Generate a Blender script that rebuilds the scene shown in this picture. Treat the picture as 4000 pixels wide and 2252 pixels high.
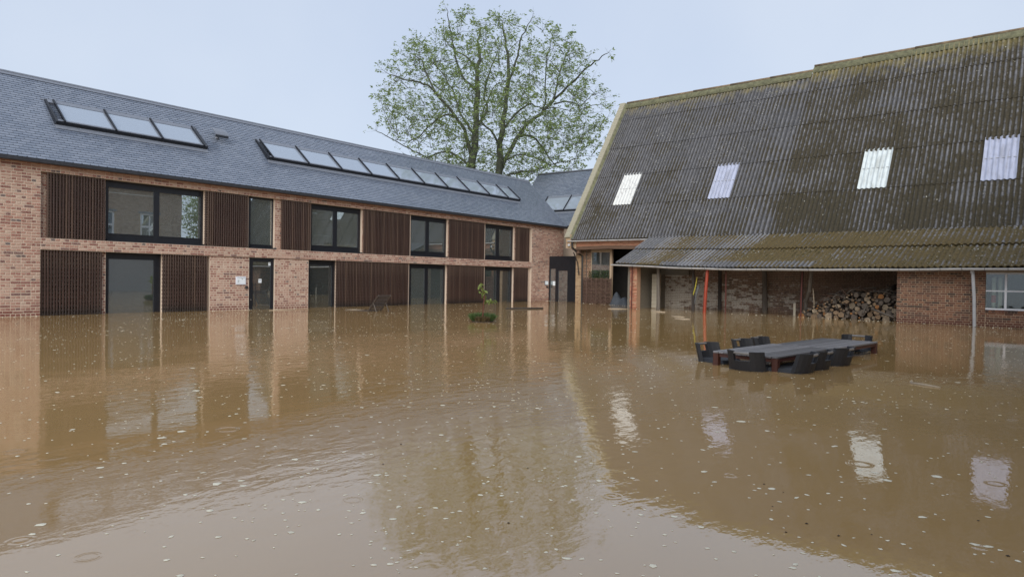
import bpy, math, random
import numpy as np
from mathutils import Matrix, Vector
random.seed(7); np.random.seed(7)
for o in list(bpy.data.objects): bpy.data.objects.remove(o)
scn = bpy.context.scene
col = scn.collection
R_ = math.radians
# ------------------------------------------------------------------ camera
CAM = np.array([0.0, 0.0, 1.31])
CR = np.array([0.60127, -0.79887, 0.01664]); CD = np.array([-0.00193, -0.02227, -0.99975]); CF = np.array([0.79904, 0.60109, -0.01494])
cd = bpy.data.cameras.new('camera'); cd.sensor_width = 36; cd.lens = 24.28; cd.clip_end = 3000; cd.clip_start = .05
cam = bpy.data.objects.new('camera', cd); col.objects.link(cam); scn.camera = cam
cam.matrix_world = Matrix([[CR[0], -CD[0], -CF[0], CAM[0]], [CR[1], -CD[1], -CF[1], CAM[1]], [CR[2], -CD[2], -CF[2], CAM[2]], [0, 0, 0, 1]])
def proj(p):
    q = np.asarray(p, float) - CAM
    z = q @ CF
    return (q @ CR) / z, (q @ CD) / z, z
def inframe(p):
    x, y, z = proj(p)
    return z > 0.3 and abs(x) < .75 and abs(y) < .43
# ------------------------------------------------------------------ sky, sun, exposure
w = bpy.data.worlds.new('World'); scn.world = w; w.use_nodes = True
wn, wl = w.node_tree.nodes, w.node_tree.links
wn.clear()
wo = wn.new('ShaderNodeOutputWorld'); bg = wn.new('ShaderNodeBackground'); bg.inputs['Strength'].default_value = .1
SUN_AZ = math.atan2(-.85, -.52); SUN_EL = R_(27)
sky = wn.new('ShaderNodeTexSky'); sky.sky_type = 'NISHITA'; sky.sun_disc = False
sky.sun_elevation = SUN_EL; sky.sun_rotation = SUN_AZ; sky.air_density = 1.0; sky.dust_density = 2.0; sky.ozone_density = 1.0
tc = wn.new('ShaderNodeTexCoord'); nz = wn.new('ShaderNodeTexNoise'); nz.inputs['Scale'].default_value = 2.2; nz.inputs['Detail'].default_value = 5
cr = wn.new('ShaderNodeValToRGB')
cr.color_ramp.elements[0].position = .3; cr.color_ramp.elements[0].color = (2.92, 3.36, 4.18, 1)
cr.color_ramp.elements[1].position = .7; cr.color_ramp.elements[1].color = (3.40, 3.78, 4.42, 1)
mx = wn.new('ShaderNodeMix'); mx.data_type = 'RGBA'; mx.inputs[0].default_value = .9
wl.new(tc.outputs['Generated'], nz.inputs['Vector']); wl.new(nz.outputs['Fac'], cr.inputs['Fac'])
wl.new(sky.outputs[0], mx.inputs[6]); wl.new(cr.outputs[0], mx.inputs[7])
wl.new(mx.outputs[2], bg.inputs['Color']); wl.new(bg.outputs[0], wo.inputs['Surface'])
sd = bpy.data.lights.new('sun', 'SUN'); sd.energy = 1.5; sd.angle = R_(50); sd.color = (1, .96, .9)
so = bpy.data.objects.new('sun', sd); col.objects.link(so); so.location = (-20, -15, 40)
sv = Vector((math.sin(SUN_AZ) * math.cos(SUN_EL), math.cos(SUN_AZ) * math.cos(SUN_EL), math.sin(SUN_EL)))
so.rotation_euler = sv.to_track_quat('Z', 'Y').to_euler()
vs = scn.view_settings; vs.view_transform = 'Standard'; vs.look = 'None'; vs.exposure = 1.0; vs.gamma = 1; vs.use_curve_mapping = False
# ------------------------------------------------------------------ node helper
class NT:
    def __init__(s, name):
        s.m = bpy.data.materials.new(name); s.m.use_nodes = True
        s.t = s.m.node_tree; s.n = s.t.nodes; s.b = s.n['Principled BSDF']; s.out = s.n['Material Output']
    def L(s, a, b): s.t.links.new(a, b)
    def add(s, ty, **k):
        x = s.n.new('ShaderNode' + ty)
        for a, v in k.items(): setattr(x, a, v)
        return x
    def val(s, i, v):
        if hasattr(v, 'links') or hasattr(v, 'is_output'): s.L(v, i)
        else: i.default_value = v
    def math(s, op, a, b=0., c=None, clamp=False):
        x = s.add('Math', operation=op); x.use_clamp = clamp
        s.val(x.inputs[0], a); s.val(x.inputs[1], b)
        if c is not None: s.val(x.inputs[2], c)
        return x.outputs[0]
    def pos(s):
        return s.add('NewGeometry').outputs['Position']
    def obj(s):
        return s.add('TexCoord').outputs['Object']
    def map(s, v, scale=(1, 1, 1), rot=(0, 0, 0), loc=(0, 0, 0)):
        x = s.add('Mapping'); s.L(v, x.inputs[0]); x.inputs['Scale'].default_value = scale; x.inputs['Rotation'].default_value = rot; x.inputs['Location'].default_value = loc
        return x.outputs[0]
    def noise(s, v, scale, detail=3., rough=.55, dist=0.):
        x = s.add('TexNoise'); s.L(v, x.inputs['Vector'])
        x.inputs['Scale'].default_value = scale; x.inputs['Detail'].default_value = detail; x.inputs['Roughness'].default_value = rough; x.inputs['Distortion'].default_value = dist
        return x.outputs['Fac']
    def ramp(s, f, stops, interp='LINEAR'):
        x = s.add('ValToRGB'); r = x.color_ramp; r.interpolation = interp
        while len(r.elements) < len(stops): r.elements.new(.5)
        for e, (p, c) in zip(r.elements, stops):
            e.position = p; e.color = (c, c, c, 1) if not hasattr(c, '__len__') else (*c, 1)
        s.val(x.inputs[0], f)
        return x.outputs[0]
    def mix(s, f, a, b, mode='MIX'):
        x = s.add('Mix', data_type='RGBA', blend_type=mode)
        for i, v in ((0, f), (6, a), (7, b)):
            if isinstance(v, tuple): v = (*v, 1) if len(v) == 3 else v
            s.val(x.inputs[i], v)
        return x.outputs[2]
    def attr(s, name):
        return s.add('Attribute', attribute_name=name).outputs['Fac']
    def bump(s, h, strength=.5, dist=.01, normal=None):
        x = s.add('Bump'); x.inputs['Strength'].default_value = strength; x.inputs['Distance'].default_value = dist
        s.val(x.inputs['Height'], h)
        if normal is not None: s.L(normal, x.inputs['Normal'])
        return x.outputs[0]
    def fin(s, color=None, rough=None, normal=None, **k):
        if color is not None:
            if isinstance(color, tuple): color = (*color, 1)
            s.val(s.b.inputs['Base Color'], color)
        if rough is not None: s.val(s.b.inputs['Roughness'], rough)
        if normal is not None: s.L(normal, s.b.inputs['Normal'])
        for a, v in k.items(): s.val(s.b.inputs[a.replace('_', ' ')], v)
        return s.m
M = {}
def simple(name, c, rough=.6, var=.25, scale=8., bump=.0, **k):
    t = NT(name); p = t.obj()
    n = t.noise(p, scale, 4)
    cc = t.mix(t.ramp(n, [(.3, 0.), (.7, 1.)]), tuple(x * (1 - var) for x in c), tuple(min(1, x * (1 + var)) for x in c))
    nm = t.bump(t.noise(p, scale * 5, 3), bump, .01) if bump else None
    M[name] = t.fin(cc, rough, nm, **k)
# bricks --------------------------------------------------------------------
def brickmat(name, stops, dirt=.35, white=None, band=None, dust=.5):
    t = NT(name); p = t.pos(); r = t.attr('rnd')
    c = t.ramp(r, stops)
    n = t.noise(p, 38, 4, .6)
    c = t.mix(t.ramp(n, [(.35, 0.), (.75, dust)]), c, (.52, .40, .33))
    c = t.mix(t.math('MULTIPLY', t.ramp(t.noise(p, 1.1, 4), [(.42, 0.), (.75, 1.)]), dirt), c, (.07, .055, .045))
    if band:                                    # water stained courses just above the flood
        z = t.add('SeparateXYZ'); t.L(p, z.inputs[0])
        c = t.mix(t.ramp(t.math('ADD', z.outputs[2], t.math('MULTIPLY', t.noise(p, 1.7), .16)), [(.15, .85), (.34, 0.)]), c, band)
    if white is not None:                       # worn lime wash
        f = white(t, p)
        c = t.mix(f, c, t.mix(t.noise(p, 3, 4), (.56, .53, .47), (.82, .78, .70)))
    M[name] = t.fin(c, .8, t.bump(t.noise(p, 60, 4), .5, .006))
brickmat('brick', [(0, (.055, .05, .06)), (.07, (.16, .045, .035)), (.25, (.22, .068, .048)), (.5, (.32, .150, .110)), (.75, (.39, .225, .168)), (1, (.46, .345, .27))], .28, band=(.16, .05, .035))
brickmat('barn_brick', [(0, (.05, .028, .02)), (.3, (.10, .043, .027)), (.6, (.17, .065, .036)), (1, (.25, .115, .06))], .35, band=(.10, .027, .018), dust=.12)
brickmat('yellow_brick', [(0, (.22, .12, .05)), (.5, (.36, .23, .10)), (1, (.45, .32, .17))], .3)
brickmat('orange_brick', [(0, (.30, .09, .04)), (.5, (.42, .13, .06)), (1, (.50, .22, .12))], .3)
def limewash(t, p):
    z = t.add('SeparateXYZ'); t.L(p, z.inputs[0])
    n = t.math('ADD', t.noise(t.map(p, (1, 1, 2.2)), 2.1, 7, .72), t.math('MULTIPLY', t.math('SUBTRACT', t.attr('rnd'), .5), .14))
    yz = t.math('ADD', t.math('MULTIPLY', t.math('ABSOLUTE', t.math('SUBTRACT', z.outputs[2], .55)), -.20), t.math('MULTIPLY', t.math('SUBTRACT', z.outputs[1], 12.5), .030))
    return t.ramp(t.math('ADD', n, yz), [(.34, 0.), (.44, .95)])
brickmat('limed_brick', [(0, (.08, .045, .035)), (.5, (.16, .075, .05)), (1, (.22, .12, .085))], .45, white=limewash)
brickmat('farm_brick', [(0, (.20, .12, .09)), (.5, (.34, .24, .19)), (1, (.46, .38, .31))], .2)
def mortarmat(name, a, b, rough=.9):
    t = NT(name); p = t.pos()
    M[name] = t.fin(t.mix(t.noise(p, 14, 5), a, b), rough, t.bump(t.noise(p, 90, 3), .4, .004))
mortarmat('mortar', (.455, .365, .29), (.59, .48, .385))
mortarmat('old_mortar', (.34, .25, .17), (.50, .38, .26))
mortarmat('orange_mortar', (.36, .20, .12), (.46, .30, .2))
mortarmat('plaster', (.58, .6, .57), (.66, .67, .63))
mortarmat('old_plaster', (.16, .145, .12), (.27, .24, .19))
mortarmat('cream_stone', (.46, .42, .33), (.60, .55, .44))
mortarmat('coping', (.27, .255, .19), (.40, .37, .28))
mortarmat('stone_plinth', (.20, .19, .18), (.62, .60, .57))
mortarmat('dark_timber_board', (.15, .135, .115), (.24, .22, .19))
# slates --------------------------------------------------------------------
t = NT('slate'); p = t.pos(); r = t.attr('rnd')
c = t.mix(r, (.120, .147, .198), (.180, .208, .262))
c = t.mix(t.ramp(t.noise(p, 24, 4), [(.4, 0.), (.8, .5)]), c, (.14, .17, .23))
M['slate'] = t.fin(c, t.ramp(t.noise(p, 5, 3), [(.3, .30), (.7, .42)]), t.bump(t.noise(p, 45, 4), .22, .006), IOR=1.6, Coat_Weight=.6, Coat_Roughness=.22)
# corrugated fibre cement -----------------------------------------------------
def sheetmat(name, base1, base2, moss_c, amount, grid):
    t = NT(name); p = t.pos(); h = t.attr('h')
    s = t.add('SeparateXYZ'); t.L(p, s.inputs[0]); x, y, z = s.outputs
    c = t.mix(t.noise(p, 2.2, 5, .6), base1, base2)
    c = t.mix(t.ramp(t.noise(p, 26, 4, .65), [(.45, 0.), (.75, .45)]), c, (.05, .05, .045))
    c = t.mix(t.ramp(t.attr('rnd'), [(0, 0.), (1, .6)]), c, (.05, .05, .052))
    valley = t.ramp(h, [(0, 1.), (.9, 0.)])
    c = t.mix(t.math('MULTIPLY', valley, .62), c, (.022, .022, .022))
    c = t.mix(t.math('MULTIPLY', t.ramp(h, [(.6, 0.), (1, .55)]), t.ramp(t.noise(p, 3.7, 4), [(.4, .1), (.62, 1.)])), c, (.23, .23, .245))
    lich = t.ramp(t.noise(t.map(p, (1, 1, 1), loc=(3, 1, 7)), 17, 2, .5), [(.66, 0.), (.70, .9)])
    lm = t.ramp(t.noise(p, .6, 2), [(.42, .12), (.65, 1.)])
    c = t.mix(t.math('MULTIPLY', lich, lm), c, (.50, .49, .42))
    # moss: thick low on the roof and on the older right hand bay, sits in the valleys
    low = t.math('MULTIPLY', t.math('SUBTRACT', 9.0, z), amount[0])
    right = t.math('MULTIPLY', t.math('LESS_THAN', t.math('ADD', y, t.math('MULTIPLY', x, .069)), 11.55), amount[1])
    f = t.math('ADD', t.math('ADD', t.noise(p, 4.5, 6, .68), t.math('SUBTRACT', t.math('MULTIPLY', t.noise(p, .55, 4), .95), .20)), t.math('ADD', t.math('ADD', low, right), t.math('MULTIPLY', valley, .34)))
    f = t.math('SUBTRACT', f, amount[2])
    if grid:                                    # washed clean strip along the eave and the corner sheet
        cl1 = t.math('MULTIPLY', t.math('MULTIPLY', t.math('LESS_THAN', t.math('ADD', z, t.math('MULTIPLY', t.noise(p, 6, 3), .16)), 2.24), t.math('GREATER_THAN', y, 6.6)), t.math('LESS_THAN', y, 13.2))
        cl2 = t.math('GREATER_THAN', t.math('ADD', y, t.math('MULTIPLY', t.noise(p, 3, 3), .6)), 14.75)
        f = t.math('SUBTRACT', f, t.math('MULTIPLY', t.math('MAXIMUM', cl1, cl2), .30))
    mossf = t.ramp(f, [(.50, 0.), (.66, .95)])
    mc = t.ramp(t.noise(p, 13, 4, .7), [(.3, tuple(v * .42 for v in moss_c)), (.55, moss_c), (.8, (moss_c[0] * 1.55, moss_c[1] * 1.5, moss_c[2] * 1.2))])
    c = t.mix(mossf, c, mc)
    # yellow green algae under the ridge
    top = t.ramp(t.math('ADD', z, t.math('MULTIPLY', t.noise(p, 2.3, 4), 1.5)), [(.0, 0.), (1, 1.)])
    tt = t.add('MapRange'); t.L(t.math('ADD', z, t.math('MULTIPLY', t.noise(p, 2.3, 4), 2.2)), tt.inputs[0]); tt.inputs[1].default_value = 12.25; tt.inputs[2].default_value = 13.4; tt.inputs[3].default_value = 0; tt.inputs[4].default_value = .8
    c = t.mix(tt.outputs[0], c, t.mix(t.noise(p, 5, 3), (.15, .16, .065), (.30, .21, .06)))
    b1 = t.bump(t.math('MULTIPLY', t.noise(p, 11, 5, .75), mossf), .9, .05)
    M[name] = t.fin(c, .78, t.bump(t.noise(p, 70, 4), .5, .006, b1))
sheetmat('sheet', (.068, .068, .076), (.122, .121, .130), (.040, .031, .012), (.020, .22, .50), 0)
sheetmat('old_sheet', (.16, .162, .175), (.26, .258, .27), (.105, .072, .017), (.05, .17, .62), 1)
t = NT('white_sheet'); p = t.pos(); s = t.add('SeparateXYZ'); t.L(p, s.inputs[0])
g = t.ramp(t.math('ADD', t.noise(t.map(p, (9, 9, 1.2)), 1., 4), t.math('MULTIPLY', s.outputs[2], -.22)), [(-.0, 0.), (1, 1.)])
M['white_sheet'] = t.fin(t.mix(t.ramp(t.noise(t.map(p, (7, 7, .8)), 1.2, 4), [(.52, 0.), (.68, .6)]), (.62, .63, .61), (.30, .285, .28)), .35)
def grimy(name, c, d, **k):
    t = NT(name); o_ = t.obj(); n = t.noise(t.map(o_, (16, 1.1, 1)), 1., 4); e_ = t.noise(t.map(o_, (2, 2, 2)), 1.3, 4)
    M[name] = t.fin(t.mix(t.ramp(t.math('ADD', n, t.math('MULTIPLY', e_, .6)), [(.72, 0.), (1., .75)]), c, d), .3, **k)
grimy('bright_sheet', (.60, .66, .67), (.33, .35, .33))
grimy('clear_sheet', (.38, .41, .53), (.22, .225, .27), IOR=1.6, Coat_Weight=.4)
simple('ridge_cement', (.125, .125, .070), .8, .35, 5, .4)
simple('ridge_roll', (.17, .125, .075), .8, .4, 4, .4)
# woods, metals, misc -----------------------------------------------------------
def wood(name, a, b, rough=.6, sc=(14, 14, .7), grain=.35, wx=None):
    t = NT(name); p = t.obj(); q = t.map(p, sc)
    n = t.noise(q, 2.2, 5, .65, .4)
    c = t.mix(t.ramp(n, [(.3, 0.), (.7, 1.)]), a, b)
    r = t.add('ObjectInfo').outputs['Random']
    c = t.mix(t.math('MULTIPLY', r, .85 if name == 'grey_teak' else .45), c, tuple(v * .45 for v in a))
    if name == 'slat': c = t.mix(t.ramp(r, [(.72, 0.), (.95, .5)]), c, (.115, .070, .048))
    if name == 'slat':                          # soaked foot of the boards just above the flood
        sz = t.add('SeparateXYZ'); t.L(t.pos(), sz.inputs[0])
        c = t.mix(t.ramp(t.math('ADD', sz.outputs[2], t.math('MULTIPLY', t.noise(t.pos(), 2.5), .2)), [(.16, .8), (.40, 0.)]), c, (.012, .008, .006))
    if wx: c = t.mix(t.ramp(t.noise(t.map(p, (20, 20, .5), loc=(2, 0, 0)), 1.3, 3), [(.58, 0.), (.78, .7)]), c, wx)
    M[name] = t.fin(c, rough, t.bump(n, grain, .004))
wood('slat', (.027, .0125, .009), (.055, .026, .018), .5, wx=(.14, .10, .072))
wood('grey_teak', (.12, .117, .125), (.33, .32, .33), .36, (1.2, 40, 40))
wood('mahogany', (.055, .018, .012), (.10, .035, .022), .45)
wood('weathered_post', (.10, .085, .07), (.22, .19, .16), .85)
wood('dark_post', (.035, .028, .024), (.07, .058, .05), .85)
wood('lounger_wood', (.045, .034, .028), (.115, .092, .075), .6)
wood('beam', (.09, .05, .032), (.17, .105, .07), .8, (14, .7, 14))
wood('pale_stick', (.40, .32, .22), (.58, .48, .36), .8)
wood('soffit_board', (.30, .115, .045), (.40, .17, .07), .6, (.7, 14, 14))
wood('wattle', (.085, .05, .038), (.19, .115, .085), .85, (2, 2, 20))
wood('bark', (.05, .04, .032), (.13, .105, .085), .95)
wood('trunk_red', (.10, .035, .02), (.17, .065, .04), .8)
for nm_, c_ in (('grey', (.15, .12, .095)), ('tan', (.27, .18, .105)), ('pale', (.36, .28, .19)), ('orange', (.36, .155, .045))):
    t = NT('log_end_' + nm_); p = t.obj(); r = t.add('ObjectInfo').outputs['Random']
    c = t.mix(t.math('MULTIPLY', r, .5), c_, tuple(v * .5 for v in c_))
    M['log_end_' + nm_] = t.fin(t.mix(t.ramp(t.noise(p, 11, 4), [(.4, 0.), (.75, .7)]), c, (.08, .062, .045)), .85, t.bump(t.noise(p, 40, 3), .5, .01))
simple('frame_metal', (.012, .014, .019), .35, .2)
simple('dark_zinc', (.028, .030, .036), .38, .2)
simple('lead_frame', (.17, .19, .23), .45, .1)
simple('zinc', (.48, .49, .50), .42, .15, 3)
simple('grey_pvc', (.45, .46, .47), .4, .08)
simple('black_iron', (.015, .015, .016), .5, .2)
simple('red_paint', (.30, .045, .020), .45, .25, 6)
simple('rust_pipe', (.10, .028, .022), .7, .3, 9)
simple('white_paint', (.72, .73, .76), .45, .05)
simple('white_enamel', (.66, .70, .78), .35, .05)
simple('paper', (.72, .78, .82), .6, .04)
simple('ink', (.09, .1, .12), .6, .1)
simple('rattan', (.016, .0165, .020), .55, .3, 60, .5)
simple('chrome', (.20, .19, .185), .3, .1, 4)
simple('soil', (.045, .032, .024), .95, .4, 20, .6)
simple('tarp', (.055, .065, .078), .7, .25, 3, .2)
simple('yellow_strap', (.50, .44, .05), .6, .15)
simple('grey_cloth', (.12, .125, .13), .8, .3)
simple('blue_plastic', (.02, .06, .22), .4, .1)
simple('red_print', (.50, .05, .05), .5, .1)
simple('cream_card', (.62, .60, .52), .7, .08)
simple('ground_mud', (.12, .085, .05), .95, .3, 1)
simple('interior_shade', (.03, .028, .026), .9, .3, 2)  # near-black colour standing for unlit barn interiors
simple('lintel_stone', (.22, .24, .28), .7, .2, 4)
simple('roof_tile', (.12, .05, .035), .8, .3, 6)
def leafmat(name, a, b, tr=.3):
    t = NT(name); p = t.pos()
    c = t.mix(t.ramp(t.noise(p, .9, 3), [(.3, 0.), (.7, 1.)]), a, b)
    c = t.mix(t.ramp(t.noise(p, 9, 2), [(.4, 0.), (.8, .5)]), c, tuple(v * 1.6 for v in b))
    t.fin(c, .55)
    d = t.add('BsdfTranslucent'); t.L(c, d.inputs[0]); m = t.add('MixShader'); m.inputs[0].default_value = tr
    t.L(t.b.outputs[0], m.inputs[1]); t.L(d.outputs[0], m.inputs[2]); t.L(m.outputs[0], t.out.inputs[0])
    M[name] = t.m
leafmat('ash_leaf', (.13, .20, .06), (.23, .30, .11), .45)
leafmat('sapling_leaf', (.14, .20, .045), (.21, .26, .075), .35)
leafmat('grass', (.035, .070, .018), (.075, .12, .035), .25)
leafmat('hedge_leaf', (.03, .06, .012), (.06, .10, .02), .25)
leafmat('dry_grass', (.07, .05, .025), (.12, .09, .04), .2)
simple('tree_bark', (.060, .068, .048), .9, .35, 3, .5)
simple('moss', (.055, .047, .014), .95, .5, 6)
simple('lichen', (.34, .335, .29), .9, .3, 6)
simple('foam', (.70, .66, .52), .6, .15, 20)
def glass(name, minr, tint, rough=.0, haze=.09):
    t = NT(name); t.n.remove(t.b)
    fr = t.add('Fresnel'); fr.inputs[0].default_value = 1.5
    f = t.math('MAXIMUM', t.math('MULTIPLY', fr.outputs[0], 1.8), minr, clamp=True)
    tr = t.add('BsdfTransparent'); tr.inputs[0].default_value = (*tint, 1)
    gl = t.add('BsdfGlossy'); gl.inputs['Roughness'].default_value = rough; gl.inputs['Color'].default_value = (.92, .97, 1, 1)
    nm = t.bump(t.noise(t.pos(), .9, 2), .03, .02); t.L(nm, gl.inputs['Normal'])
    m = t.add('MixShader'); t.L(f, m.inputs[0]); t.L(tr.outputs[0], m.inputs[1]); t.L(gl.outputs[0], m.inputs[2])
    df = t.add('BsdfDiffuse'); df.inputs[0].default_value = (.50, .58, .57, 1); m2 = t.add('MixShader'); m2.inputs[0].default_value = haze
    t.L(m.outputs[0], m2.inputs[1]); t.L(df.outputs[0], m2.inputs[2]); t.L(m2.outputs[0], t.out.inputs[0])
    M[name] = t.m
glass('window_glass', .42, (.72, .78, .76))
glass('smoked_glass', .42, (.40, .44, .46), haze=.06)
glass('old_glass', .08, (.8, .85, .82), haze=.015)
t = NT('solar_glass')
M['solar_glass'] = t.fin((.36, .42, .50), .05, t.bump(t.noise(t.pos(), .8, 2), .02, .02), Metallic=.30)
# flood water ------------------------------------------------------------------
t = NT('flood_water'); p = t.pos()
big = t.noise(t.map(p, (.10, .16, 1), rot=(0, 0, .6)), 1., 3, .5, .6)
patch = t.ramp(big, [(.44, 0.), (.62, 1.)])
rip = t.noise(t.map(p, (2.4, 5.0, 1), rot=(0, 0, -.95)), 1.5, 3, .55, .3)
sw = t.noise(t.map(p, (.35, .9, 1), rot=(0, 0, -.95)), 1., 2, .5)
def rings(scale, off, keep):
    v = t.add('TexVoronoi'); t.L(t.map(p, (1, 1, 0), loc=off), v.inputs['Vector']); v.inputs['Scale'].default_value = scale; v.inputs['Randomness'].default_value = .85
    cs = t.add('SeparateColor'); t.L(v.outputs['Color'], cs.inputs[0])
    d = v.outputs['Distance']; rad = t.math('MULTIPLY', cs.outputs[0], .22)
    q = t.math('SUBTRACT', d, rad)
    e = t.math('POWER', 2.718, t.math('MULTIPLY', t.math('MULTIPLY', q, q), -900.))
    hgt = t.math('MULTIPLY', t.math('SINE', t.math('MULTIPLY', q, 130.)), e)
    return t.math('MULTIPLY', hgt, t.math('LESS_THAN', cs.outputs[1], keep))
rg = t.math('ADD', rings(2.1, (0, 0, 0), .42), t.math('MULTIPLY', rings(3.1, (5.3, 2.1, 0), .4), .6))
n1 = t.bump(t.math('ADD', t.math('ADD', t.math('MULTIPLY', t.math('MULTIPLY', rip, patch), .62), t.math('MULTIPLY', sw, .45)), t.math('MULTIPLY', t.noise(t.map(p, (5, 9, 1), rot=(0, 0, -.8)), 1.6, 3), .045)), .055, .35)
n2 = t.bump(rg, .075, .012, n1)
wc = t.mix(t.noise(p, .25, 4, .6), (.350, .220, .088), (.405, .260, .108))
M['flood_water'] = t.fin(wc, .02, n2, IOR=2.3)
# ------------------------------------------------------------------ mesh helpers
class MB:
    def __init__(s): s.v = []; s.f = []; s.r = []; s.h = []; s.mi = []
    def add(s, vs, fs, rnd=.5, mi=0, h=None):
        o = len(s.v); s.v += [tuple(map(float, q)) for q in vs]
        for f in fs: s.f.append(tuple(i + o for i in f)); s.r.append(rnd); s.mi.append(mi)
        s.h += list(h) if h is not None else [0.] * len(vs)
        return s
    def box(s, a, b, rnd=.5, mi=0):
        x0, y0, z0 = a; x1, y1, z1 = b
        return s.add([(x0, y0, z0), (x1, y0, z0), (x1, y1, z0), (x0, y1, z0), (x0, y0, z1), (x1, y0, z1), (x1, y1, z1), (x0, y1, z1)],
                     [(0, 3, 2, 1), (4, 5, 6, 7), (0, 1, 5, 4), (1, 2, 6, 5), (2, 3, 7, 6), (3, 0, 4, 7)], rnd, mi)
    def hexa(s, P, rnd=.5, mi=0):
        return s.add(P, [(0, 3, 2, 1), (4, 5, 6, 7), (0, 1, 5, 4), (1, 2, 6, 5), (2, 3, 7, 6), (3, 0, 4, 7)], rnd, mi)
    def bbox(s, a, b, bev=.01, rnd=.5):
        # box with chamfered vertical and top edges (an octagonal prism with an inset cap)
        x0, y0, z0 = a; x1, y1, z1 = b; e = bev
        ring = [(x0 + e, y0), (x1 - e, y0), (x1, y0 + e), (x1, y1 - e), (x1 - e, y1), (x0 + e, y1), (x0, y1 - e), (x0, y0 + e)]
        cx, cy = (x0 + x1) / 2, (y0 + y1) / 2
        vs = [(x, y, z0) for x, y in ring] + [(x, y, z1 - e) for x, y in ring]
        vs += [(x + (e if x < cx else -e) * .8, y + (e if y < cy else -e) * .8, z1) for x, y in ring]
        fs = [tuple(range(7, -1, -1)), tuple(range(16, 24))]
        for k in range(8):
            j = (k + 1) % 8
            fs += [(k, j, 8 + j, 8 + k), (8 + k, 8 + j, 16 + j, 16 + k)]
        return s.add(vs, fs, rnd)
    def tube(s, pts, rad, n=6, rnd=.5, caps=True, mi=0, capmi=None):
        pts = [np.array(q, float) for q in pts]; m = len(pts)
        if not hasattr(rad, '__len__'): rad = [rad] * m
        vs = []; up = None
        for i in range(m):
            d = pts[min(i + 1, m - 1)] - pts[max(i - 1, 0)]; d = d / (np.linalg.norm(d) + 1e-9)
            if up is None:
                a = np.array([0, 0, 1.]) if abs(d[2]) < .9 else np.array([1., 0, 0]); up = a
            e1 = np.cross(d, up); ln = np.linalg.norm(e1)
            if ln < 1e-4: e1 = np.cross(d, [1., .3, .1]); ln = np.linalg.norm(e1)
            e1 /= ln; e2 = np.cross(e1, d); up = e2
            for k in range(n):
                a = 2 * math.pi * k / n
                vs.append(pts[i] + rad[i] * (math.cos(a) * e1 + math.sin(a) * e2))
        fs = []
        for i in range(m - 1):
            for k in range(n):
                j = (k + 1) % n
                fs.append((i * n + k, i * n + j, (i + 1) * n + j, (i + 1) * n + k))
        s.add(vs, fs, rnd, mi)
        if caps:
            o = len(s.v) - len(vs)
            s.f += [tuple(o + k for k in range(n - 1, -1, -1)), tuple(o + (m - 1) * n + k for k in range(n))]
            s.r += [rnd, rnd]; s.mi += [mi if capmi is None else capmi] * 2
        return s
    def mesh(s, name, mats, smooth=False):
        me = bpy.data.meshes.new(name); me.from_pydata(s.v, [], s.f); 
        for m in (mats if isinstance(mats, (list, tuple)) else [mats]): me.materials.append(M[m])
        a = me.attributes.new('rnd', 'FLOAT', 'FACE'); a.data.foreach_set('value', np.array(s.r, np.float32))
        if any(s.h): 
            a = me.attributes.new('h', 'FLOAT', 'POINT'); a.data.foreach_set('value', np.array(s.h, np.float32))
        if any(s.mi): me.polygons.foreach_set('material_index', np.array(s.mi, np.int32))
        if smooth: me.polygons.foreach_set('use_smooth', np.ones(len(s.f), bool))
        me.update(); return me
def obj(name, data, mat=None, parent=None, smooth=False, world=True):
    me = data.mesh(name, mat, smooth) if isinstance(data, MB) else data
    o = bpy.data.objects.new(name, me); col.objects.link(o)
    if parent is not None:
        o.parent = parent
        if world: o.matrix_parent_inverse = WM[parent.name].inverted()
    WM[o.name] = Matrix.Identity(4)
    return o
WM = {}
def thing(name, label, cat, loc=(0, 0, 0), rz=0., group=None):
    o = bpy.data.objects.new(name, None); col.objects.link(o); o.location = loc; o.rotation_euler = (0, 0, rz); o.empty_display_size = .2
    WM[o.name] = Matrix.Translation(loc) @ Matrix.Rotation(rz, 4, 'Z')
    return tag(o, label, cat, group)
def tag(o, label, cat, group=None):
    o['label'] = label; o['category'] = cat
    if group: o['group'] = group
    return o
def struct(o): o['kind'] = 'structure'; return o
def stuff(o): o['kind'] = 'stuff'; return o
def copy_tree(o, parent=None):
    c = o.copy(); col.objects.link(c); c.parent = parent
    for ch in [x for x in ALLCH.get(o.name, [])]: copy_tree(ch, c)
    return c
ALLCH = {}
def V(*a): return np.array(a, float)
# ------------------------------------------------------------------ brickwork
class Frame:
    def __init__(s, o, e1, n): s.o = V(*o); s.e1 = V(*e1); s.n = V(*n); s.up = V(0, 0, 1)
    def P(s, a, z, off=0.): return s.o + s.e1 * a + s.up * z + s.n * off
def bricks_for(frame, a0, a1, z0, z1, L, hgt, off, keep=None, phase=0):
    """cross bond rows of whole and cut bricks as (frame, a0, a1, z0, z1, off, kind)"""
    out = []; k0 = int(math.floor(z0 / hgt + .5)); k1 = int(math.floor(z1 / hgt + .5))
    for k in range(k0, k1):
        head = (k % 2 == 0); w_ = L / 2 if head else L
        st = math.floor(a0 / w_) * w_ - (L / 4 if not head and (k // 2) % 2 else 0) - (0 if head else L / 4)
        a = st
        while a < a1:
            b0, b1 = max(a, a0), min(a + w_, a1)
            if b1 - b0 > .035:
                full = (b1 - b0) > w_ - .002
                if keep is None or keep((b0 + b1) / 2, (k + .5) * hgt):
                    out.append((frame, b0, b1, k * hgt, (k + 1) * hgt, off, ('h' if head else 's') if full else 'c'))
            a += w_
    return out
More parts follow.
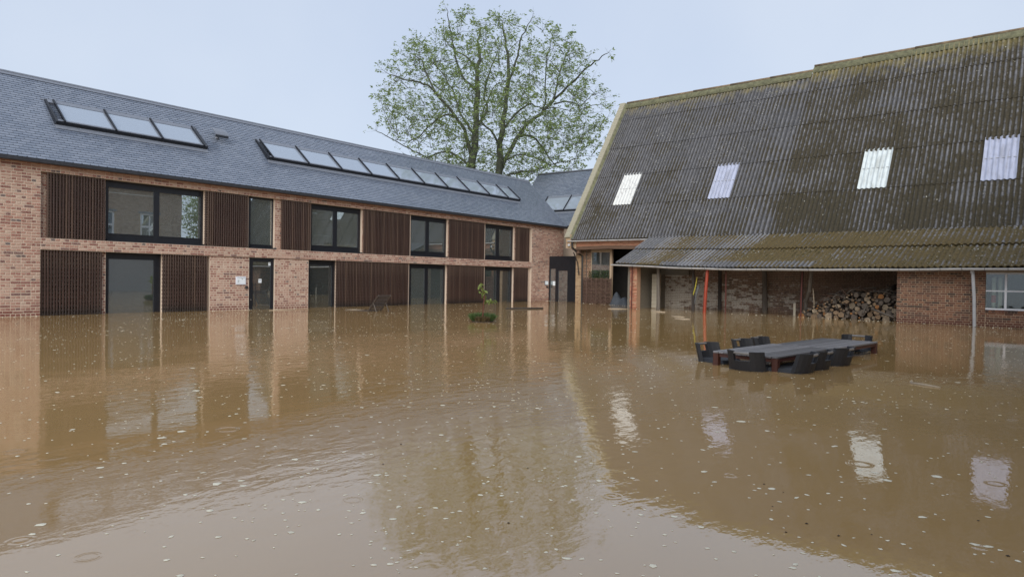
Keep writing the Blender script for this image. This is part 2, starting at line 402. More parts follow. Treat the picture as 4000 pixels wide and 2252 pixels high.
def brick_geo(mb, frame, b, rnd, jit=True):
    _, a0, a1, z0, z1, off, kd = b; j = .0055
    g = .0115 if z1 - z0 > .08 else .0085
    rr = [random.uniform(-.004, .004) if jit else 0 for _ in range(6)]
    A0, A1, Z0, Z1 = a0 + g * .9 + rr[0], a1 - g * .9 + rr[1], z0 + g + rr[2] * .7, z1 - g + rr[3] * .7
    o = off + rr[4] * .6; back = off - .03
    P = [frame.P(A0, Z0, back), frame.P(A1, Z0, back), frame.P(A1, Z1, back), frame.P(A0, Z1, back),
         frame.P(A0, Z0, o - j), frame.P(A1, Z0, o - j), frame.P(A1, Z1, o - j), frame.P(A0, Z1, o - j),
         frame.P(A0 + j, Z0 + j, o), frame.P(A1 - j, Z0 + j, o), frame.P(A1 - j, Z1 - j, o), frame.P(A0 + j, Z1 - j, o)]
    fs = [(8, 9, 10, 11)]
    for k in range(4):
        q = (k + 1) % 4
        fs += [(4 + k, 4 + q, 8 + q, 8 + k), (k, q, 4 + q, 4 + k)]
    mb.add(P, fs, rnd)
def rr_brick(): 
    return min(1, max(0, random.betavariate(1.5, 1.15))) if random.random() > .05 else random.uniform(0, .05)
def lay(parent, bricks, mat, nind, name='brick', L=.245, H=.083):
    """the nind bricks that show largest become parts, the rest one joined part"""
    def size(b):
        if b[6] == 'c': return -1
        p = b[0].P((b[1] + b[2]) / 2, (b[3] + b[4]) / 2, b[5])
        if not inframe(p) or p[2] < .06: return -1
        return (b[2] - b[1]) / proj(p)[2] ** 2
    idx = sorted(range(len(bricks)), key=lambda i: -size(bricks[i])); pick = set(i for i in idx[:nind] if size(bricks[i]) > 0)
    var = {}
    unit = Frame((0, 0, 0), (1, 0, 0), (0, -1, 0))
    for kd, l in (('s', L), ('h', L / 2)):
        var[kd] = []
        for _ in range(14):
            mb = MB(); brick_geo(mb, unit, (unit, -l / 2, l / 2, -H / 2, H / 2, 0, kd), rr_brick()); var[kd].append(mb.mesh(name, mat))
    rest = MB()
    for i, b in enumerate(bricks):
        if i in pick:
            f = b[0]; p = f.P((b[1] + b[2]) / 2, (b[3] + b[4]) / 2, b[5])
            o = obj(name, random.choice(var[b[6]]), None, parent)
            o.matrix_basis = Matrix([[f.e1[0], -f.n[0], 0, p[0]], [f.e1[1], -f.n[1], 0, p[1]], [f.e1[2], -f.n[2], 1, p[2]], [0, 0, 0, 1]])
        else: brick_geo(rest, b[0], b, rr_brick())
    if rest.v: stuff(obj('brickwork', rest, mat, parent))
# ------------------------------------------------------------------ slate roofs
def slate_geo(mb, O, e1, e2, n, w_, ln, rnd, jit=.0):
    c = .045; h = .014; g = .003
    P = lambda a, b, k: O + e1 * a + e2 * b + n * k
    a0, a1 = g, w_ - g
    vs = [P(a0, 0, h + jit), P(a1 - c, 0, h + jit), P(a1, c * .45, h + jit), P(a1, ln, .002), P(a0, ln, .002),
          P(a0, 0, h - .011), P(a1 - c, 0, h - .011), P(a1, c * .45, h - .011)]
    mb.add(vs, [(0, 1, 2, 3, 4), (5, 6, 1, 0), (6, 7, 2, 1)], rnd)
def slates(parent, O, e1, e2, n, length, slope, w_, ex, nind, skip=None):
    rows = int(slope / ex); allS = []
    for r in range(rows):
        off = (w_ / 2 if r % 2 else 0); k = 0
        a = -off
        while a < length - .02:
            p = O + e1 * (a + w_ / 2) + e2 * (r * ex + ex / 2)
            ww = w_ if a + w_ <= length else length - a
            if a >= -.001 or True:
                a0 = max(a, 0); 
                if skip is None or not skip(a + w_ / 2, r * ex): allS.append((a0, r * ex, min(a + w_, length) - a0, p))
            a += w_
    sz = [(1 / proj(s[3])[2] ** 2 if inframe(s[3]) and s[2] > w_ - .01 else -1) for s in allS]
    pick = set(i for i in sorted(range(len(allS)), key=lambda i: -sz[i])[:nind] if sz[i] > 0)
    var = []
    for _ in range(12):
        mb = MB(); slate_geo(mb, V(0, 0, 0), V(1, 0, 0), V(0, 1, 0), V(0, 0, 1), w_, ex * 1.08, random.random()); var.append(mb.mesh('slate', 'slate'))
    rest = MB()
    for i, (a, b, ww, p) in enumerate(allS):
        q = O + e1 * a + e2 * b
        if i in pick:
            o = obj('slate', random.choice(var), None, parent)
            o.matrix_basis = Matrix([[e1[k], e2[k], n[k], q[k]] for k in range(3)] + [[0, 0, 0, 1]])
        else: slate_geo(rest, q, e1, e2, n, ww, ex * 1.08, random.random(), random.uniform(0, .005))
    stuff(obj('slate_courses', rest, 'slate', parent))
# =================================================================== SETTING
mb = MB(); mb.box((-600, -600, -2.5), (700, 700, -.55)); struct(obj('ground', mb, 'ground_mud'))
mb = MB(); S_ = 600
mb.add([(-S_, -S_, 0), (S_ + 100, -S_, 0), (S_ + 100, S_ + 100, 0), (-S_, S_ + 100, 0)], [(0, 1, 2, 3)])
struct(obj('flood_water', mb, 'flood_water'))
# =================================================================== LEFT HOUSE
YF = 22.76; X0, X1 = -5.0, 35.4
house = thing('brick_house', 'long pink brick house with slate roof, rooflights and dark slatted shutters standing in the flood', 'house', (14, YF, 0))
F0 = Frame((0, YF, 0), (1, 0, 0), (0, -1, 0))
ZB0, ZB1, ZT, ZE = 1.909, 2.241, 4.15, 4.40
core = MB()
D0, D1 = YF + .010, YF + .42
for a, b, z0, z1 in ((X0, 7.71, -.7, ZE), (7.71, 32.07, ZB0, ZB1), (7.71, 32.07, ZT, ZE), (32.07, X1, -.7, ZE)):
    core.box((a, D0, z0), (b, D1, z1))
for a, b in ((12.85, 14.36), (15.42, 16.95)): core.box((a, YF + .05, -.7), (b, D1 - .002, ZB0 - .02))
upw = ((7.71, 9.5), (12.7, 14.38), (15.47, 17.11), (19.72, 22.62), (25.14, 28.05), (30.58, 32.07))
loww = ((7.71, 9.52), (11.26, 12.85), (18.40, 22.56), (25.10, 28.05), (30.55, 32.07))
for a, b in upw: core.box((a, YF + .15, ZB1), (b, D1 - .004, ZT))
for a, b in loww: core.box((a, YF + .15, -.7), (b, D1 - .004, ZB0))
obj('wall', core, 'mortar', house)
B = []
B += bricks_for(F0, 3.2, 7.71, 0, ZE, .245, .083, 0)
B += bricks_for(F0, 7.71, 32.07, ZB0, ZB1, .245, .083, 0)
B += bricks_for(F0, 7.71, 32.07, ZT, ZE, .245, .083, 0)
B += bricks_for(F0, 32.07, X1, 0, ZE, .245, .083, 0)
for a, b in ((12.85, 14.36), (15.42, 16.95)): B += bricks_for(F0, a, b, 0, ZB0, .245, .083, -.045)
for a, b, z0, z1 in ((7.71, 7.95, ZB1, ZT), (15.47, 15.76, ZB1, ZT), (9.36, 9.52, 0, ZB0), (19.72, 19.82, ZB1, ZT), (25.14, 25.24, ZB1, ZT), (30.58, 30.72, ZB1, ZT), (30.55, 30.66, 0, ZB0), (25.1, 25.2, 0, ZB0)):
    B += bricks_for(F0, a, b, z0, z1, .245, .083, -.142)
lay(house, B, 'brick', 300)
# rooms
mb = MB()
mb.box((X0, YF + 5.2, -.7), (X1, YF + 5.5, 4.3)); mb.box((X1 - .3, YF + .43, -.7), (X1 - .002, YF + 5.2, 4.3)); mb.box((X0, YF + .43, -.7), (X0 + .3, YF + 5.2, 4.3))
mb.box((X0, YF + .43, 1.93), (X1 - .31, YF + 5.19, 2.2))
for x in (13.4, 16.2, 21.0, 26.4): mb.box((x, YF + .44, -.7), (x + .12, YF + 5.18, 1.92)); 
for x in (13.6, 16.3, 21.2, 26.6, 31.2): mb.box((x, YF + .44, 2.21), (x + .12, YF + 5.18, 4.3))
mb.box((X0, YF + .44, 4.31), (X1 - .31, YF + 5.19, 4.36))
mb.box((24.0, YF + .75, -.7), (25.3, YF + .85, 1.9)); mb.box((30.1, YF + .55, -.7), (30.42, YF + .62, 1.9)); mb.box((14.9, YF + 1.2, -.7), (15.9, YF + 1.3, 1.9))
obj('interior_wall', mb, 'plaster', house)
# windows
def window(x0, x1, z0, z1, panes, mat='window_glass', sill=True):
    """dark metal frame with its panes as sub-parts"""
    k = 1.005; x0, x1 = x0 * k, x1 * k; panes = [(a * k, b * k, c, d) for a, b, c, d in panes]
    y0, y1 = YF + .25, YF + .33
    xs = sorted([x0] + [v for q in panes for v in q[:2]] + [x1]); m = MB()
    for i in range(0, len(xs) - 1, 2): m.box((xs[i], y0, z0), (xs[i + 1], y1, z1))
    for a, b, c, d in panes:
        m.box((a, y0 + .004, z0), (b, y1, c)); m.box((a, y0 + .004, d), (b, y1, z1))
        m.box((a, y0 - .012, c - .035), (b, y0 + .004, c - .012))
    if sill: m.box((x0, YF + .10, z0 - .004), (x1, y0, z0 + .055))
    f = obj('window', m, 'frame_metal', house)
    for a, b, c, d in panes:
        q = MB(); q.box((a - .006, YF + .285, c - .006), (b + .006, YF + .292, d + .006)); obj('pane', q, mat, f)
    return f
zc, zd = 2.50, 3.93
window(9.5, 12.7, ZB1, ZT, [(9.58, 10.97, zc, zd), (11.14, 12.55, zc, zd)])
window(14.38, 15.45, ZB1, ZT, [(14.45, 15.36, 2.40, 4.08)])
window(17.11, 19.63, ZB1, ZT, [(17.15, 18.19, zc, zd), (18.39, 19.49, zc, zd)])
window(22.55, 25.02, ZB1, ZT, [(22.62, 23.58, zc, zd), (23.81, 24.9, zc, zd)])
window(27.9, 30.43, ZB1, ZT, [(28.04, 28.94, zc, zd), (29.21, 30.28, zc, zd)])
window(9.52, 11.26, -.6, ZB0, [(9.6, 10.99, -.5, 1.70)], 'smoked_glass', False)
window(17.0, 18.33, -.6, ZB0, [(17.07, 18.17, -.5, 1.70)], 'smoked_glass', False)
window(22.45, 24.98, -.6, ZB0, [(22.67, 23.58, -.5, 1.70), (23.78, 24.85, -.5, 1.70)], 'window_glass', False)
window(27.92, 30.4, -.6, ZB0, [(28.1, 29.04, -.5, 1.70), (29.33, 30.24, -.5, 1.70)], 'smoked_glass', False)
# glazed door
m = MB()
for a, b in ((14.38, 14.54), (15.30, 15.42)): m.box((a, YF + .10, -.6), (b, YF + .18, ZB0))
m.box((14.54, YF + .104, 1.76), (15.30, YF + .18, ZB0)); m.box((14.54, YF + .104, -.6), (15.30, YF + .18, -.35))
door = obj('door', m, 'frame_metal', house)
q = MB(); q.box((14.53, YF + .135, -.36), (15.31, YF + .142, 1.77)); obj('pane', q, 'smoked_glass', door)
q = MB(); q.tube([(14.62, YF + .05, .12), (14.62, YF + .05, .98)], .017, 8); q.box((14.607, YF + .05, .2), (14.633, YF + .1, .23)); q.box((14.607, YF + .05, .87), (14.633, YF + .1, .9)); obj('handle', q, 'black_iron', door)
q = MB(); q.tube([(14.47, YF + .10, .36), (14.47, YF + .085, .36)], .022, 10); obj('lock', q, 'chrome', door)
for x0, z0, w_, h_ in ((15.21, 1.63, .11, .13), (14.80, .98, .125, .145)):
    q = MB(); q.box((x0, YF + .130, z0), (x0 + w_, YF + .134, z0 + h_)); n_ = obj('paper_notice', q, 'paper', door)
    q = MB()
    for k in range(3): q.box((x0 + .03, YF + .128, z0 + h_ - .035 - k * .02), (x0 + w_ - .03, YF + .1295, z0 + h_ - .028 - k * .02))
    obj('print', q, 'ink', n_)
# sliding shutters of vertical slats
slat_me = {}
def shutter(x0, x1, z0, z1, up):
    x0, x1 = x0 * .9963, x1 * .9963
    pitch = .081; n_ = max(1, int(round((x1 - x0) / pitch))); pitch = (x1 - x0) / n_
    m = MB()                                                # rails at the back
    zz = z0 + .06
    while zz < z1 - .05:
        m.box((x0 + .01, YF + .088, zz), (x1 - .01, YF + .10, zz + .03)); zz += .083 if up else .125
    s = obj('shutter', m, 'slat', house)
    key = round(z1 - z0, 3)
    if key not in slat_me:
        q = MB(); b = .006; h2 = (z1 - z0) / 2
        q.add([(-.022, .045, -h2), (.022, .045, -h2), (.022, b, -h2), (.022 - b, 0, -h2), (-.022 + b, 0, -h2), (-.022, b, -h2),
               (-.022, .045, h2), (.022, .045, h2), (.022, b, h2), (.022 - b, 0, h2), (-.022 + b, 0, h2), (-.022, b, h2)],
              [(0, 1, 2, 3, 4, 5), (11, 10, 9, 8, 7, 6)] + [(k + 6, (k + 1) % 6 + 6, (k + 1) % 6, k) for k in range(6)]); slat_me[key] = q.mesh('slat', 'slat')
    for k in range(n_):
        o = obj('slat', slat_me[key], None, s)
        o.location = (x0 + (k + .5) * pitch + random.uniform(-.004, .004), YF + .036 + random.uniform(-.003, .003), (z0 + z1) / 2)
        o.rotation_euler = (0, random.uniform(-.0012, .0012), random.uniform(-.08, .08))
for a, b in ((7.89, 9.5), (12.7, 14.36), (15.74, 17.1), (19.80, 22.56), (25.24, 27.98), (30.72, 32.02)): shutter(a, b, ZB1 + .012, ZT - .012, True)
for a, b in ((7.75, 9.42), (11.25, 12.83), (18.36, 22.5), (25.16, 27.98), (30.62, 31.93)): shutter(a, b, -.35, ZB0 - .015, False)
# eaves: gutter, board
q = MB(); q.box((X0, YF - .16, ZE - .055), (X1, YF + .36, ZE + .02)); obj('soffit', q, 'soffit_board', house)
gut = MB()
prof = [(-.27, .03), (-.27, -.055), (-.25, -.075), (-.17, -.085), (-.165, .02)]
for i in range(len(prof) - 1):
    (a, b), (c, d) = prof[i], prof[i + 1]
    gut.hexa([(X0, YF + a, ZE + b + .02), (X1, YF + a, ZE + b + .02), (X1, YF + c, ZE + d + .02), (X0, YF + c, ZE + d + .02), (X0, YF + a + .006, ZE + b + .025), (X1, YF + a + .006, ZE + b + .025), (X1, YF + c + .006, ZE + d + .026), (X0, YF + c + .006, ZE + d + .026)])
obj('gutter', gut, 'dark_zinc', house)
# roof
ye, ze = YF - .25, 4.46; run = 2.95; rise = 2.95
roofO = V(X0, ye, ze); E1 = V(1, 0, 0); sl = math.hypot(run, rise); E2 = V(0, run / sl, rise / sl); NN = V(0, -rise / sl, run / sl)
deck = MB()
def P(a, b, k): return roofO + E1 * a + E2 * b + NN * k
LR = X1 - X0
deck.hexa([P(0, .0, -.06), P(LR, .0, -.06), P(LR, sl, -.06), P(0, sl, -.06), P(0, 0, -.004), P(LR, 0, -.004), P(LR, sl, -.004), P(0, sl, -.004)])
yb = ye + 2 * run
deck.hexa([(X0, yb, ze - .06), (X1, yb, ze - .06), (X1, ye + run, ze + rise - .06), (X0, ye + run, ze + rise - .06), (X0, yb, ze), (X1, yb, ze), (X1, ye + run, ze + rise - .004), (X0, ye + run, ze + rise - .004)])
for x in (X0 + .02, X1 - .3):
    deck.add([(x, YF + .02, 4.3), (x, yb - .3, 4.3), (x, ye + run, ze + rise - .1), (x + .28, YF + .02, 4.3), (x + .28, yb - .3, 4.3), (x + .28, ye + run, ze + rise - .1)], [(0, 1, 2), (5, 4, 3), (0, 3, 4, 1), (1, 4, 5, 2), (2, 5, 3, 0)])
roof = obj('roof', deck, 'dark_zinc', house)
slates(roof, roofO, E1, E2, NN, LR, sl - .03, .232, .1155, 300)
q = MB(); q.tube([(X0, ye + run, ze + rise + .015), (X1, ye + run, ze + rise + .015)], .05, 6); q.hexa([P(0, sl - .15, .016), P(LR, sl - .15, .016), P(LR, sl + .01, .016), P(0, sl + .01, .016), P(0, sl - .15, .03), P(LR, sl - .15, .03), P(LR, sl + .01, .03), P(0, sl + .01, .03)]); obj('ridge_cap', q, 'lead_frame', roof)
# rooflight bands
def rooflight(parent, Pf, a0, a1, bars, b0, b1, lift=.17):
    """upstand frame, glass panes and glazing bars; Pf(along, up slope, normal)"""
    h0, h1 = lift, .07
    m = MB()
    def bar(aa, bb, c0, c1, lo0, hi0, lo1, hi1, mm=m): mm.hexa([Pf(aa, c0, lo0), Pf(bb, c0, lo0), Pf(bb, c1, lo1), Pf(aa, c1, lo1), Pf(aa, c0, hi0), Pf(bb, c0, hi0), Pf(bb, c1, hi1), Pf(aa, c1, hi1)])
    bar(a0, a1, b0 - .05, b0, 0, h0, 0, h0)
    bar(a0, a0 + .06, b0, b1, 0, h0, 0, h1); bar(a1 - .06, a1, b0, b1, 0, h0, 0, h1)
    f = obj('rooflight', m, 'frame_metal', parent)
    m = MB(); bar(a0 + .06, a1 - .06, b1 - .17, b1 + .02, .0, h1 + .022, .0, h1 + .012, m)
    bar(a0 - .09, a1 + .09, b1 + .02, b1 + .09, .017, .022, .017, .020, m)
    bar(a0 + .06, a1 - .06, b0 - .02, b0 + .045, h0 - .03, h0 + .012, h0 - .03, h0 + .008, m)
    bar(a0, a1, b0 - .20, b0 - .05, .017, .024, .017, .05, m)
    obj('flashing', m, 'lead_frame', f)
    for i in range(len(bars) - 1):
        m = MB(); bar(bars[i] + .02, bars[i + 1] - .02, b0 + .045, b1 - .17, h0 - .03, h0 - .004, h1 - .02, h1 + .008, m); obj('pane', m, 'solar_glass', f)
        m = MB()
        for e in (bars[i] + .022, bars[i + 1] - .062): bar(e, e + .04, b0 + .045, b1 - .17, h0, h0 + .006, h1 + .008, h1 + .016, m)
        obj('pane_frame', m, 'lead_frame', f)
    for x in bars:
        m = MB(); bar(x - .02, x + .02, b0 - .06, b1 - .02, h0 + .002, h0 + .075, h1 + .01, h1 + .07, m); obj('glazing_bar', m, 'frame_metal', f)
b0, b1 = 1.80, 2.98
rooflight(roof, P, 8.40 - X0, 13.22 - X0, [x - X0 for x in (8.62, 10.10, 11.58, 13.06)], b0, b1)
rooflight(roof, P, 15.68 - X0, 32.12 - X0, [x - X0 for x in [15.83 + k * 1.674 for k in range(10)] + [32.03]], b0, b1)
# roof vent
q = MB()
c0 = P(13.95 - X0, 2.62, 0)
q.tube([c0, c0 + V(0, -.03, .17)], .075, 10)
obj('vent_collar', q, 'lead_frame', roof)
q = MB(); a0, a1 = 13.72, 14.22
pr = [(-.34, .12), (-.27, .22), (-.13, .32), (.06, .40), (.06, .36), (-.12, .28), (-.25, .18), (-.34, .07)]
for i in range(4):
    j, k, l_ = i, i + 1, 7 - i
    if i < 3: q.hexa([(a0, c0[1] + pr[l_][0], c0[2] + pr[l_][1]), (a1, c0[1] + pr[l_][0], c0[2] + pr[l_][1]), (a1, c0[1] + pr[l_ - 1][0], c0[2] + pr[l_ - 1][1]), (a0, c0[1] + pr[l_ - 1][0], c0[2] + pr[l_ - 1][1]),
                     (a0, c0[1] + pr[j][0], c0[2] + pr[j][1]), (a1, c0[1] + pr[j][0], c0[2] + pr[j][1]), (a1, c0[1] + pr[k][0], c0[2] + pr[k][1]), (a0, c0[1] + pr[k][0], c0[2] + pr[k][1])])
vent = obj('roof_vent', q, 'lead_frame', roof)
q = MB(); q.box((a0 + .005, c0[1] - .345, c0[2] + .0), (a1 - .005, c0[1] - .30, c0[2] + .085)); obj('vent_grille', q, 'frame_metal', roof)
# notice board, bell, second plate, tap
q = MB(); q.box((13.83, YF + .01, .915), (14.21, YF + .05, 1.205)); nb = obj('notice_board', q, 'white_enamel', house)
q = MB(); q.box((13.855, YF + .004, .955), (14.185, YF + .0095, 1.17)); pp = obj('sheet_of_paper', q, 'paper', nb)
q = MB(); q.box((14.04, YF + .001, 1.105), (14.09, YF + .0035, 1.12))
for k in range(5): q.box((13.88, YF + .001, 1.00 + k * .018), (13.93 + .02 * (k % 3), YF + .0035, 1.004 + k * .018))
q.box((13.86, YF + .001, 1.155), (14.18, YF + .0035, 1.162)); obj('print', q, 'ink', pp)
q = MB(); q.bbox((14.19, YF - .02, .76), (14.29, YF + .05, .87), .02); obj('intercom', q, 'black_iron', house)
q = MB(); q.box((33.42, YF - .03, .94), (33.77, YF, 1.19)); sg = obj('letter_plate', q, 'lead_frame', house)
q = MB(); q.box((33.445, YF - .036, .965), (33.745, YF - .031, 1.17)); obj('sheet_of_paper', q, 'paper', sg)
q = MB(); q.box((33.62, YF - .05, .78), (33.70, YF, .88)); q.tube([(33.68, YF - .03, .81), (33.84, YF - .05, .80)], .02, 6); obj('tap', q, 'black_iron', house)
# things inside, seen through the glass
def trestle(x, y, z, w_, label):
    r = thing('trestle_table', label, 'table', (x, y, z))
    q = MB(); q.box((-w_ / 2, -.35, .72), (w_ / 2, .35, .75)); obj('tabletop', q, 'white_paint', r, world=False)
    for s in (-1, 1):
        q = MB()
        for e in (-1, 1): q.tube([(s * w_ * .3 + e * .03, -.25, .72), (s * w_ * .3 + e * .16, -.3, 0)], .018, 5)
        obj('trestle', q, 'white_paint', r, world=False)
trestle(11.7, YF + 1.0, 2.2, 2.0, 'white trestle table behind the largest upper window beside the slatted shutter')
trestle(17.9, YF + 1.0, 2.2, 1.7, 'white trestle table behind the middle upper window above the glazed ground floor')
def office_chair(x, y, z, label, rz):
    r = thing('office_chair', label, 'chair', (x, y, z), rz)
    q = MB(); q.bbox((-.24, -.24, .42), (.24, .24, .5), .04); obj('seat', q, 'black_iron', r, world=False)
    q = MB(); q.tube([(-.24, 0, .5), (-.28, 0, .8), (-.3, 0, 1.0), (-.33, 0, 1.2)], [.14, .24, .16, .13], 8); obj('backrest', q, 'black_iron', r, world=False)
    q = MB(); q.tube([(0, 0, .05), (0, 0, .43)], .03, 6)
    for k in range(5): q.tube([(0, 0, .08), (.28 * math.cos(k * 1.257), .28 * math.sin(k * 1.257), .03)], .02, 4)
    obj('base', q, 'black_iron', r, world=False)
office_chair(12.5, YF + 1.5, 2.2, 'black high-backed office chair behind the right pane of the largest upper window', 1.0)
office_chair(18.95, YF + 1.2, 2.2, 'black high-backed office chair behind the middle upper window', 2.0)
q = MB(); q.bbox((11.45, YF + .62, 2.205), (11.85, YF + .9, 2.78), .01); tag(obj('cardboard_box', q, 'cream_card'), 'pale upright box standing behind the largest upper window', 'box')
q = MB(); q.tube([(30.05, YF + .9, 2.205), (30.05, YF + .9, 2.25), (30.05, YF + .9, 2.8), (30.05, YF + .9, 2.83)], [.2, .22, .22, .19], 14); tag(obj('blue_drum', q, 'blue_plastic'), 'blue drum standing behind the last upper window', 'drum')
# =================================================================== SECOND HOUSE BEHIND
annex = thing('slate_roofed_house', 'further slate roofed house with a rooflight, behind the barn gable', 'house', (37, 20, 0))
XE, ZE2, XR, ZR2 = 36.55, 4.62, 39.85, 8.60; YA0, YA1 = 8.0, 27.85
mb = MB(); mb.box((XE + .25, YA0 + .1, -.7), (XE + .5, YA1 - .2, ZE2 + .2)); mb.box((43.0, YA0 + .1, -.7), (43.2, YA1 - .2, ZE2)); mb.box((XE + .5, YA0 + .1, -.7), (43, YA0 + .3, ZE2)); mb.box((XE + .5, YA1 - .4, -.7), (43, YA1 - .2, ZE2))
obj('wall', mb, 'mortar', annex)
s2 = math.hypot(XR - XE, ZR2 - ZE2); G1 = V(0, -1, 0); G2 = V(XR - XE, 0, ZR2 - ZE2) / s2; GN = V(-(ZR2 - ZE2), 0, XR - XE) / s2; GO = V(XE, YA1, ZE2)
def PA(a, b, k): return GO + G1 * a + G2 * b + GN * k
LA = YA1 - YA0; mb = MB()
mb.hexa([PA(0, 0, -.06), PA(LA, 0, -.06), PA(LA, s2, -.06), PA(0, s2, -.06), PA(0, 0, -.004), PA(LA, 0, -.004), PA(LA, s2, -.004), PA(0, s2, -.004)])
xb = 2 * XR - XE
mb.hexa([(xb, YA1, ZE2 - .06), (xb, YA0, ZE2 - .06), (XR, YA0, ZR2 - .06), (XR, YA1, ZR2 - .06), (xb, YA1, ZE2), (xb, YA0, ZE2), (XR, YA0, ZR2 - .004), (XR, YA1, ZR2 - .004)])
mb.add([(XE + .1, YA1 - .2, ZE2), (xb - .1, YA1 - .2, ZE2), (XR, YA1 - .2, ZR2 - .05), (XE + .1, YA1 - .3, ZE2), (xb - .1, YA1 - .3, ZE2), (XR, YA1 - .3, ZR2 - .05)], [(0, 1, 2), (5, 4, 3), (0, 3, 4, 1), (1, 4, 5, 2), (2, 5, 3, 0)])
aroof = obj('roof', mb, 'dark_zinc', annex)
slates(aroof, GO, G1, G2, GN, LA, s2 - .03, .24, .14, 300)
q = MB(); q.tube([(XR, YA1, ZR2 + .015), (XR, YA0, ZR2 + .015)], .05, 6); obj('ridge_cap', q, 'lead_frame', aroof)
rooflight(aroof, PA, 1.95, 8.0, [2.0, 3.85, 5.7, 7.55], 1.32, 2.72, .16)
# =================================================================== BARN
TH = 1.5020278; U = V(math.cos(TH), math.sin(TH), 0); N_ = V(math.sin(TH), -math.cos(TH), 0)
def BP(u, d, z): return U * u + N_ * d + V(0, 0, z)
def bbx(mb, u0, u1, d0, d1, z0, z1, rnd=.5):
    return mb.hexa([BP(u0, d0, z0), BP(u1, d0, z0), BP(u1, d1, z0), BP(u0, d1, z0), BP(u0, d0, z1), BP(u1, d0, z1), BP(u1, d1, z1), BP(u0, d1, z1)], rnd)
barn = thing('barn', 'old brick barn with a steep mossy corrugated roof and open lean-to', 'barn', tuple(BP(11, 30, 0)))
RD0, RZ0, RD1, RZ1 = 30.9, 3.48, 36.4, 11.92; RS = (RZ1 - RZ0) / (RD1 - RD0)
def rz(d): return RZ0 + RS * (d - RD0)
UG = 22.52; UEND = -3.0; USTEP = 11.6
# masonry
mb = MB()
bbx(mb, UEND, 17.3, 31.0, 31.35, -.7, 3.3)            # main front wall behind the lean-to
bbx(mb, UEND, UG, 41.6, 41.9, -.7, 4.2)
obj('main_wall', mb, 'old_mortar', barn)
mb = MB()
for u0, u1 in ((UG - .28, UG + .02), (UEND, UEND + .3)):
    mb = MB()
    pts = [(31.0, -.7), (41.9, -.7), (41.9, rz(30.95)), (36.4, RZ1 - .1), (31.0, rz(31.0) - .1)]
    if u0 > 0: pts = [(31.7, -.7), (41.9, -.7), (41.9, rz(30.95)), (36.4, RZ1 - .1), (31.0, rz(31.0) - .1), (31.0, 3.0), (31.7, 3.0)]
    n_ = len(pts); mb.add([BP(u0, a, b) for a, b in pts] + [BP(u1, a, b) for a, b in pts], [tuple(range(n_)), tuple(range(2 * n_ - 1, n_ - 1, -1))] + [(k, k + n_, (k + 1) % n_ + n_, (k + 1) % n_) for k in range(n_)])
    obj('gable_wall', mb, 'old_mortar', barn)
# near-black lining of the left bay, its shade put into the colour
mb = MB(); bbx(mb, 17.0, UG - .3, 34.0, 34.1, -.7, 7.5); bbx(mb, 16.9, 17.0, 31.36, 34.0, -.7, 3.3); bbx(mb, 16.9, UG - .3, 31.4, 34.0, 3.3, 3.4); obj('bay_shade_lining', mb, 'interior_shade', barn)
# pillar at the gable, frieze, beam, inner wall with pane
mb = MB(); bbx(mb, 22.27, 22.68, 31.62, 32.0, -.7, 2.95); bbx(mb, 22.45, 22.78, 30.80, 31.4, 3.0, 3.75); obj('corner_pillar', mb, 'old_mortar', barn)
FB = Frame(tuple(BP(0, 0, 0)), tuple(-U), tuple(-N_))      # a = -u, off = -d
BB = bricks_for(FB, -22.68, -22.27, 0, 2.94, .24, .080, -31.607)
for k in range(9): BB += bricks_for(FB, -22.80 + .03 * max(0, 4 - k), -22.44, 3.04 + k * .08, 3.12 + k * .08, .24, .080, -30.79)
lay(barn, BB, 'yellow_brick', 30, 'brick', .24, .08)
mb = MB(); bbx(mb, 17.2, 22.45, 31.05, 31.35, 3.1, 3.36); obj('frieze_wall', mb, 'orange_mortar', barn)
lay(barn, bricks_for(FB, -22.45, -17.2, 3.1, 3.36, .25, .085, -31.042), 'orange_brick', 40, 'brick', .25, .085)
mb = MB(); pts = [(u, 31.02, 3.03 + .02 * math.sin(u * 1.3)) for u in np.linspace(22.5, 17.2, 9)]
for i in range(8):
    (u0, d, z0), (u1, _, z1) = pts[i], pts[i + 1]
    mb.hexa([BP(u0, d, z0 - .10), BP(u1, d, z1 - .10), BP(u1, d + .22, z1 - .10), BP(u0, d + .22, z0 - .10), BP(u0, d, z0 + .07), BP(u1, d, z1 + .07), BP(u1, d + .22, z1 + .07), BP(u0, d + .22, z0 + .07)])
obj('lintel_beam', mb, 'beam', barn)
mb = MB(); bbx(mb, 20.4, 20.52, 31.75, 31.9, -.7, 2.95); bbx(mb, 21.74, 22.26, 31.75, 31.9, -.7, 2.95); bbx(mb, 20.52, 21.74, 31.75, 31.9, -.7, 1.38); bbx(mb, 20.52, 21.74, 31.75, 31.9, 2.80, 2.95); obj('inner_wall', mb, 'old_mortar', barn)
lay(barn, bricks_for(FB, -22.26, -21.74, 0, 2.94, .24, .08, -31.74), 'barn_brick', 10, 'brick', .24, .08)
mb = MB(); bbx(mb, 20.5, 21.76, 31.80, 31.806, 1.36, 2.82); obj('pane', mb, 'smoked_glass', barn)
mb = MB(); mb.tube([BP(22.0, 31.68, 1.3), BP(22.0, 31.68, 2.95)], .02, 6); obj('pole', mb, 'weathered_post', barn)
mb = MB(); bbx(mb, 22.1, 22.32, 31.1, 31.4, 2.72, 2.92); obj('brace_block', mb, 'beam', barn)
